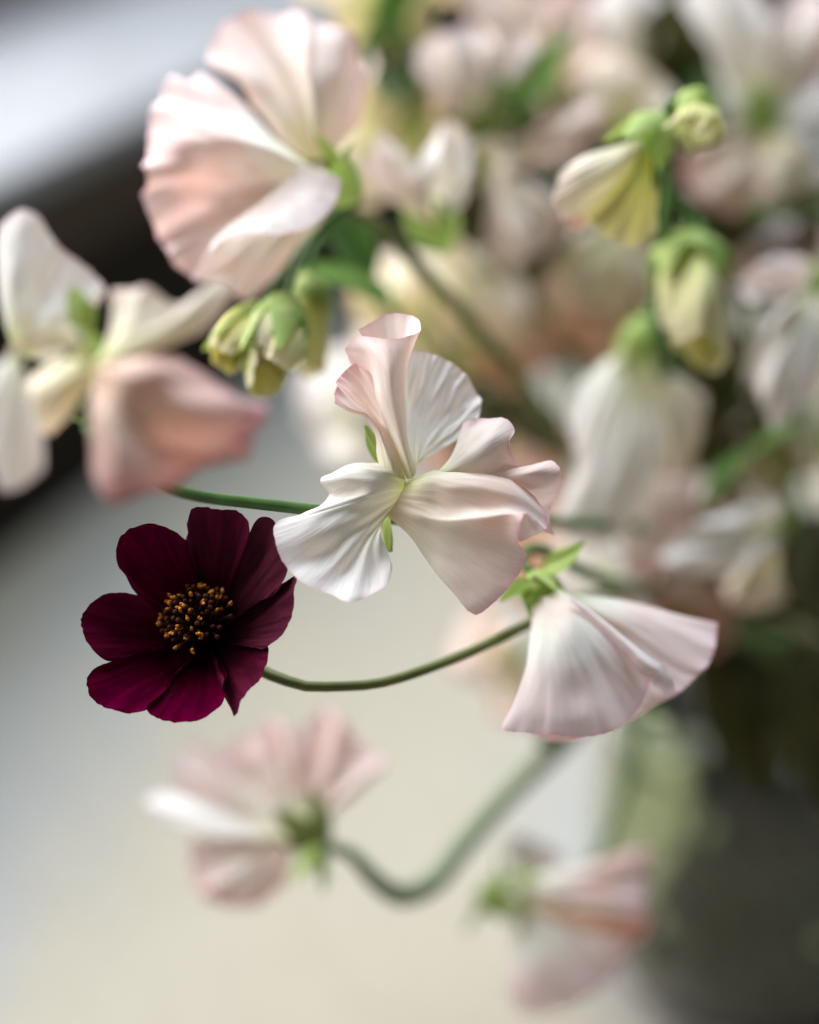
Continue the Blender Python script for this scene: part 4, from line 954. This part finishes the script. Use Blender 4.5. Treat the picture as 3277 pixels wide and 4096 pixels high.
patch('petal', b2, ZU, D6 + 0.001, [
    [(900, 560, 40), (800, 720, 100), (660, 880, 110), (540, 980, 100), (430, 1045, 80)],
    [(910, 575, 30), (830, 760, 80), (710, 930, 80), (600, 1060, 70), (500, 1150, 50)],
    [(925, 585, 20), (870, 790, 70), (790, 980, 70), (720, 1130, 60), (690, 1270, 30)],
    [(940, 590, 10), (915, 800, 50), (880, 990, 50), (850, 1150, 40), (860, 1320, 10)],
    [(955, 590, 0), (960, 800, 20), (960, 980, 20), (960, 1120, 10), (965, 1230, 0)],
    [(965, 585, -20), (1000, 740, -20), (1020, 880, -20), (1010, 1000, -20), (1000, 1100, -20)]], 'petal_bud', nu=60, nv=36, crinkle=0.0003, ruffle=0.0014, seed=124.0, zs=2.6)
patch('keel_petal', b2, ZU, D6 + 0.004, [
    [(520, 900, 0), (420, 960, 0), (330, 1010, 0), (270, 1090, 0)],
    [(540, 940, 0), (460, 1020, 20), (390, 1090, 20), (340, 1160, 0)],
    [(580, 980, 0), (520, 1070, 10), (470, 1140, 10), (430, 1190, 0)]], 'petal_peach', nu=20, nv=18, crinkle=0.0003, seed=125.0)
calyx(b2, up_(1080, 330, D6 + 0.003), up_(780, 690, D6) - up_(1080, 330, D6 + 0.003), 0.0105, 0.0050, splay=0.2, seed=0.9)
bud(sp6, PV(1448, 495, 0.385), PV(1462, 720, 0.382) - PV(1448, 505, 0.385), 0.0235, 0.0072, 6.3, cal=0.40, roll=0.1, opened=0.15)
leaf(sp6, PV(1380, 290, D6 + 0.002), camdir(-0.12, -1, 0.1), 0.009, 0.004, 'stem_green', bend=0.0)
leaf(sp6, PV(1465, 455, 0.384), camdir(0.18, -1, 0.1), 0.012, 0.005, 'stem_green', bend=0.05)
stalk(sp6, [up_(1190, 192, D6 + 0.002), PV(1408, 222, D6 + 0.003), top6], 0.0009, name='flower_stalk')
stalk(sp6, [up_(1080, 332, D6 + 0.003), PV(1394, 245, D6 + 0.003), PV(1404, 262, D6 + 0.005)], 0.0010, name='flower_stalk')
stalk(sp6, [PV(1448, 505, 0.385), PV(1455, 445, 0.383), PV(1418, 415, 0.375)], 0.0010, name='flower_stalk')
stalk(sp6, [PV(1402, 245, D6 + 0.004), top6, PV(1412, 400, 0.374), PV(1398, 480, 0.380), PV(1390, 600, 0.39), PV(1388, 720, 0.40), PV(1410, 900, 0.43), PV(1450, 1150, 0.46), VC + Vector((-0.01, -0.024, 0.122))] + mouth(6)[1:],
      [0.0010, 0.0012, 0.0012, 0.0012, 0.0013, 0.0013, 0.0013, 0.0013, 0.0013, 0.0013, 0.0013], 'stem_green')
# white bloom hanging below the buds
sp7 = thing('sweet_pea_spray', 'cream and white sweet pea spray hanging below the upright yellow green buds', 'sweet pea', mouth(7)[2], 'sweet pea sprays in the vase')
D7 = 0.405; ZV = (0.0, 0.0, V)
f7 = empty('flower', PV(1345, 720, D7), sp7)
patch('banner_petal', f7, ZV, D7, [
    [(1320, 735, 0), (1270, 760, 0), (1225, 800, 0), (1195, 850, 0), (1200, 900, 0)],
    [(1330, 740, 5), (1290, 800, 20), (1250, 870, 25), (1230, 930, 20), (1215, 990, 10)],
    [(1338, 742, 5), (1310, 830, 25), (1270, 930, 35), (1220, 1020, 30), (1165, 1095, 10)],
    [(1344, 744, 5), (1325, 850, 25), (1290, 960, 40), (1250, 1060, 40), (1210, 1140, 20)],
    [(1350, 744, 5), (1340, 850, 25), (1320, 950, 40), (1300, 1050, 40), (1270, 1145, 20)],
    [(1356, 742, 5), (1360, 840, 20), (1370, 920, 30), (1360, 1000, 30), (1320, 1110, 20)],
    [(1362, 740, 0), (1375, 820, 10), (1395, 900, 10), (1392, 960, 10), (1360, 1040, 10)]],
    'petal_white', nu=60, nv=40, crinkle=0.0007, ruffle=0.001, seed=111.0)
patch('wing_petal', f7, ZV, D7 + 0.006, [
    [(1350, 735, 0), (1400, 780, 0), (1450, 800, 0), (1490, 830, 0)],
    [(1350, 745, 0), (1400, 820, 15), (1440, 880, 15), (1470, 940, 0)],
    [(1348, 755, 0), (1390, 850, 15), (1410, 930, 15), (1420, 1000, 0)],
    [(1345, 760, 0), (1370, 860, 0), (1380, 940, 0), (1370, 1010, 0)]],
    'petal_cream', nu=40, nv=30, crinkle=0.0005, ruffle=0.0008, seed=112.0)
patch('wing_petal', f7, ZV, D7 + 0.012, [
    [(1340, 960, 0), (1380, 990, 0), (1430, 1000, 0), (1470, 1010, 0)],
    [(1330, 980, 0), (1370, 1040, 10), (1410, 1080, 10), (1450, 1090, 0)],
    [(1310, 1000, 0), (1340, 1080, 10), (1370, 1140, 10), (1400, 1180, 0)],
    [(1290, 1010, 0), (1300, 1090, 0), (1310, 1160, 0), (1320, 1210, 0)]],
    'petal_pink', nu=40, nv=30, crinkle=0.0005, ruffle=0.0008, seed=113.0)
calyx(f7, PV(1365, 665, D7 - 0.002), PV(1340, 760, D7) - PV(1365, 665, D7 - 0.002), 0.010, 0.0042, seed=0.5, splay=0.2)
stalk(sp7, [PV(1365, 668, D7 - 0.002), PV(1385, 640, D7 + 0.004), PV(1410, 680, D7 + 0.015), PV(1470, 900, 0.45), VC + Vector((0.0, -0.02, 0.124))] + mouth(7)[1:], [0.0011, 0.0012, 0.0013, 0.0013, 0.0013, 0.0013, 0.0013])

# ================================================================== 8. generic sprays filling the bouquet
def gspray(i, label, blooms, knot, leaves=(), stemmat='stem_green'):
    """blooms: (x, y, depth, facing, roll, size, material, seed) in whole-picture coordinates; knot: where the flower stalks meet"""
    s = thing('sweet_pea_spray', label, 'sweet pea', mouth(i)[2], 'sweet pea sprays in the vase')
    kn = PV(*knot)
    for (x, y, d, fc, roll, size, mt, seed) in blooms:
        size *= (d + 0.025) / d; d += 0.025
        p = PV(x, y, d); fd = camdir(*fc)
        bloom(s, p, fd, roll, size, mt, seed)
        b = back_of(p, fd, size); mid = b * 0.5 + kn * 0.5 - fd * 0.006
        stalk(s, [b, mid, kn], 0.0008, name='flower_stalk')
    lf = mouth(i)[1]; leaf(s, lf, Vector((math.cos(i * 2.1), math.sin(i * 2.1), 0.5)), 0.040, 0.020, 'leaf_olive', roll=i, bend=0.2, seed=i); leaf(s, mouth(i)[2], Vector((math.sin(i * 1.3), math.cos(i * 1.3), 0.9)), 0.042, 0.020, 'leaf_olive', roll=i * 0.7, bend=0.2, seed=i + 5)  # submerged leaves added to darken the inside of the vase
    m3 = mouth(i); mid = kn * 0.5 + m3[0] * 0.5 + Vector((0, 0, 0.004))
    stalk(s, [kn, mid] + m3, 0.0013, stemmat)
    for (x, y, d, ax, L, w, mt, roll) in leaves:
        p = PV(x, y, d); leaf(s, p, camdir(*ax), L, w, mt, roll=roll, bend=0.15, seed=x)
        stalk(s, [p, p * 0.5 + kn * 0.5, kn], 0.0006, name='leaf_stalk')
    return s
def add(s, flowers, knot):
    for f in flowers: tflower(s, *f, knot=PV(*knot))
g = gspray(8, 'pink sweet pea spray behind the frilled bloom, above its white neighbour', [], (1040, 230, 0.46),
    [(1110, 240, 0.445, (0.25, 0.6, 0.5), 0.022, 0.016, 'leaf_bright', 0.4), (1060, 250, 0.44, (-0.1, 0.3, 0.6), 0.016, 0.010, 'leaf_bright', 0.0)])
add(g, [(ZW, 0.430, (300, 520), [('petal_blush', [(150, 480), (20, 270), (50, 190), (140, 140), (270, 105), (330, 160), (360, 300)], 60, 60, 0.0),
                               ('petal_blush', [(330, 300), (380, 130), (470, 110), (540, 190), (520, 260), (450, 380)], 50, 20, 0.006)]),
        (ZW, 0.455, (560, 330), [('petal_blush', [(280, 90), (180, -30), (300, -90), (480, -80), (560, 40)], 60, 40, 0.0),
                               ('petal_pink', [(540, 100), (620, -60), (760, -20), (800, 120), (760, 200), (680, 280)], 60, 20, 0.004)])], (1040, 230, 0.46))
gspray(9, 'cream sweet pea spray at the top of the bouquet beside the white sill', [
    (815, 20, 0.425, (0.0, -0.5, 0.8), 0, 0.95, 'petal_cream', 6), (850, 250, 0.42, (-0.2, -0.6, 0.7), 160, 0.95, 'petal_cream', 2)],
    (880, 190, 0.46), [(800, 120, 0.44, (0.4, 0.8, 0.3), 0.030, 0.018, 'leaf_green', 0.3), (900, 110, 0.47, (-0.5, -0.6, 0.4), 0.034, 0.022, 'leaf_green', 0.2), (700, 130, 0.47, (0.9, 0.2, 0.3), 0.030, 0.02, 'leaf_green', 0.2)])
g = gspray(10, 'white sweet pea spray highest in the bouquet, petals spread flat', [], (1500, 210, 0.49),
    [(1400, 180, 0.475, (0.2, 0.7, 0.5), 0.03, 0.020, 'leaf_olive', 0.1), (1430, 150, 0.47, (0.2, -0.6, 0.5), 0.020, 0.014, 'leaf_green', 0.5)])
add(g, [(ZW, 0.470, (1010, 250), [('petal_white', [(780, 220), (735, 90), (800, -50), (900, -80), (1010, -70), (1100, 30), (1080, 160)], 60, 30, 0.0)]),
        (ZW, 0.450, (1480, 430), [('petal_white', [(1310, 330), (1200, 110), (1140, -30), (1260, -90), (1400, -80), (1500, 40), (1530, 260)], 70, 60, 0.0),
                                ('petal_blush', [(1490, 260), (1560, 20), (1680, -60), (1780, 40), (1790, 240), (1680, 380)], 60, 20, 0.004)]),
        (ZW, 0.462, (1420, 600), [('petal_white', [(1300, 480), (1330, 300), (1450, 250), (1600, 270), (1760, 330), (1780, 480), (1650, 560)], 50, 0, 0.0)])], (1500, 210, 0.49))
g = gspray(11, 'peach tinged sweet pea spray behind the upright yellow green buds', [(1640, 560, 0.47, (0.4, 0.2, 0.8), -40, 1.05, 'petal_blush', 8)], (1470, 420, 0.48),
    [(1650, 440, 0.43, (0.8, 0.1, 0.5), 0.026, 0.018, 'leaf_olive', 0.2), (1600, 450, 0.44, (0.8, -0.1, 0.4), 0.030, 0.018, 'leaf_green', 0.2)])
add(g, [(ZW, 0.452, (1500, 560), [('petal_pink', [(1330, 560), (1170, 610), (1150, 760), (1260, 870), (1400, 910), (1520, 850)], 60, 40, 0.0),
                                ('petal_cream', [(1480, 860), (1580, 830), (1700, 770), (1710, 670), (1620, 580)], 60, 50, 0.0)]),
        (ZW, 0.455, (850, 940), [('petal_cream', [(700, 960), (600, 1080), (610, 1220), (720, 1300), (850, 1310), (980, 1240), (1050, 1090), (980, 960)], 60, 20, 0.0)]),
        (ZW, 0.460, (900, 560), [('petal_cream', [(760, 520), (680, 380), (760, 270), (900, 250), (1060, 330), (1120, 440), (1050, 560)], 50, 10, 0.0)])], (1470, 420, 0.48))
g = gspray(12, 'peach sweet pea spray crossed by the slanting olive stem', [
    (1130, 720, 0.455, (-0.1, 0.1, 0.9), 30, 1.05, 'petal_peach', 7), (1080, 860, 0.465, (-0.2, -0.4, 0.8), 120, 1.05, 'petal_peach', 8), (1040, 600, 0.475, (-0.4, 0.4, 0.8), -50, 0.95, 'petal_peach', 5)],
    (1180, 720, 0.50), [(1010, 530, 0.44, (-0.3, 0.6, 0.4), 0.02, 0.012, 'leaf_olive', 0.2), (1120, 610, 0.45, (0.3, 0.6, 0.4), 0.018, 0.012, 'leaf_olive', 0.2), (1160, 950, 0.44, (-0.5, 0.4, 0.4), 0.024, 0.016, 'leaf_olive', 0.2)])
add(g, [(ZW, 0.435, (330, 700), [('petal_blush', [(420, 600), (600, 500), (750, 425), (815, 480), (800, 570), (700, 660), (520, 720)], 40, 60, 0.0),
                               ('petal_blush', [(360, 860), (330, 1020), (410, 1110), (520, 1080), (620, 1010), (650, 890), (560, 790)], 60, 40, -0.002),
                               ('petal_cream', [(260, 620), (330, 580), (420, 610), (430, 720), (380, 800)], 40, 70, -0.004)])], (1180, 720, 0.50))
gspray(13, 'white sweet pea spray half hidden behind the crisp blush bloom', [
    (900, 650, 0.425, (-0.3, 0.5, 0.7), 10, 0.90, 'petal_cream', 6), (745, 870, 0.445, (-0.5, -0.3, 0.8), 80, 0.62, 'petal_white', 4), (980, 740, 0.45, (0.1, -0.3, 0.9), 60, 0.9, 'petal_cream', 3)],
    (930, 780, 0.47), [(770, 600, 0.40, (-0.3, 0.8, 0.3), 0.022, 0.010, 'leaf_green', 0.3), (820, 640, 0.40, (-0.6, 0.3, 0.4), 0.022, 0.008, 'leaf_bright', 0.3), (1010, 800, 0.44, (0.0, -0.7, 0.4), 0.026, 0.014, 'leaf_olive', 0.3)])
g = gspray(14, 'large pale green tinged white sweet pea spray cut off by the picture edge', [
    (1690, 960, 0.43, (-0.3, 0.2, 0.9), 20, 1.0, 'petal_cream', 7)], (1670, 820, 0.45),
    [(1540, 800, 0.44, (-0.3, 0.5, 0.4), 0.02, 0.012, 'leaf_olive', 0.3), (1500, 900, 0.45, (-0.2, 0.7, 0.3), 0.026, 0.018, 'leaf_olive', 0.3), (1480, 1000, 0.45, (0.3, 0.7, 0.3), 0.026, 0.018, 'leaf_olive', 0.3)])
add(g, [(ZW, 0.408, (1690, 1190), [('petal_white', [(1560, 1300), (1470, 1440), (1455, 1580), (1490, 1720), (1530, 1810), (1620, 1730), (1740, 1620), (1800, 1450)], 60, 50, 0.0),
                                 ('petal_plain', [(1580, 1260), (1430, 1270), (1385, 1190), (1450, 1120), (1590, 1065), (1680, 1100)], 30, 70, -0.003)])], (1670, 820, 0.45))
g = gspray(15, 'white winged sweet pea spray above the vase mouth', [
    (1430, 1090, 0.425, (-0.2, -0.3, 0.9), 60, 0.95, 'petal_blush', 4), (1620, 1200, 0.44, (0.3, -0.2, 0.9), 100, 0.9, 'petal_cream', 3)],
    (1550, 1200, 0.46), [(1480, 1060, 0.43, (0.4, 0.5, 0.3), 0.026, 0.012, 'leaf_bright', 0.3), (1690, 1100, 0.42, (0.2, -0.8, 0.3), 0.026, 0.018, 'leaf_olive', 0.3)])
add(g, [(ZX, 0.418, (1540, 60), [('petal_white', [(1570, -40), (1500, -70), (1340, 0), (1180, 60), (1060, 170), (1090, 240), (1280, 270), (1450, 210), (1560, 130)], 60, 80, 0.0),
                               ('petal_cream', [(1320, 300), (1340, 380), (1450, 420), (1560, 380), (1640, 300), (1620, 160)], 40, 20, 0.004)])], (1550, 1200, 0.46))
gspray(16, 'shaded peach sweet pea spray low over the vase mouth', [
    (1390, 1250, 0.435, (-0.1, -0.5, 0.8), 150, 1.0, 'petal_peach', 5), (1290, 1240, 0.415, (-0.5, 0.1, 0.8), 30, 0.70, 'petal_white', 8), (1080, 1390, 0.425, (-0.6, -0.4, 0.7), 120, 0.70, 'petal_blush', 2), (1200, 1190, 0.44, (-0.3, 0.3, 0.8), 10, 0.85, 'petal_peach', 6)],
    (1350, 1330, 0.46), [(1600, 1420, 0.45, (0.5, -0.7, 0.3), 0.035, 0.02, 'leaf_olive', 0.3), (1500, 1350, 0.45, (0.3, -0.8, 0.3), 0.035, 0.02, 'leaf_olive', 0.5), (1690, 1350, 0.43, (0.1, -0.9, 0.3), 0.035, 0.02, 'leaf_olive', 0.1), (1150, 1570, 0.44, (0.3, 0.8, 0.3), 0.012, 0.008, 'leaf_bright', 0.1)])
gspray(17, 'white sweet pea spray hidden deep in the middle of the bouquet', [
    (1180, 180, 0.48, (0.1, 0.3, 0.9), 10, 1.1, 'petal_pink', 7), (1480, 700, 0.47, (0.1, 0.1, 0.9), 120, 1.0, 'petal_cream', 3)],
    (1450, 600, 0.51), [(1560, 980, 0.46, (0.3, 0.6, 0.3), 0.03, 0.018, 'leaf_olive', 0.3), (1560, 1300, 0.47, (0.3, 0.5, 0.3), 0.04, 0.025, 'leaf_olive', 0.3), (1680, 1450, 0.47, (-0.3, 0.5, 0.3), 0.04, 0.025, 'leaf_green', 0.3), (1350, 1150, 0.48, (0.3, 0.5, 0.3), 0.04, 0.025, 'leaf_olive', 0.3),
                        (1250, 420, 0.49, (0.3, 0.5, 0.3), 0.05, 0.035, 'leaf_olive', 0.3), (1400, 520, 0.50, (-0.3, 0.5, 0.3), 0.05, 0.035, 'leaf_olive', 0.3), (1650, 650, 0.50, (-0.3, 0.5, 0.3), 0.05, 0.035, 'leaf_olive', 0.3), (1080, 470, 0.50, (-0.3, 0.5, 0.3), 0.05, 0.035, 'leaf_olive', 0.3), (1450, 250, 0.50, (0.1, 0.7, 0.3), 0.05, 0.035, 'leaf_olive', 0.3), (1000, 700, 0.50, (0.1, 0.7, 0.3), 0.05, 0.035, 'leaf_olive', 0.3)])
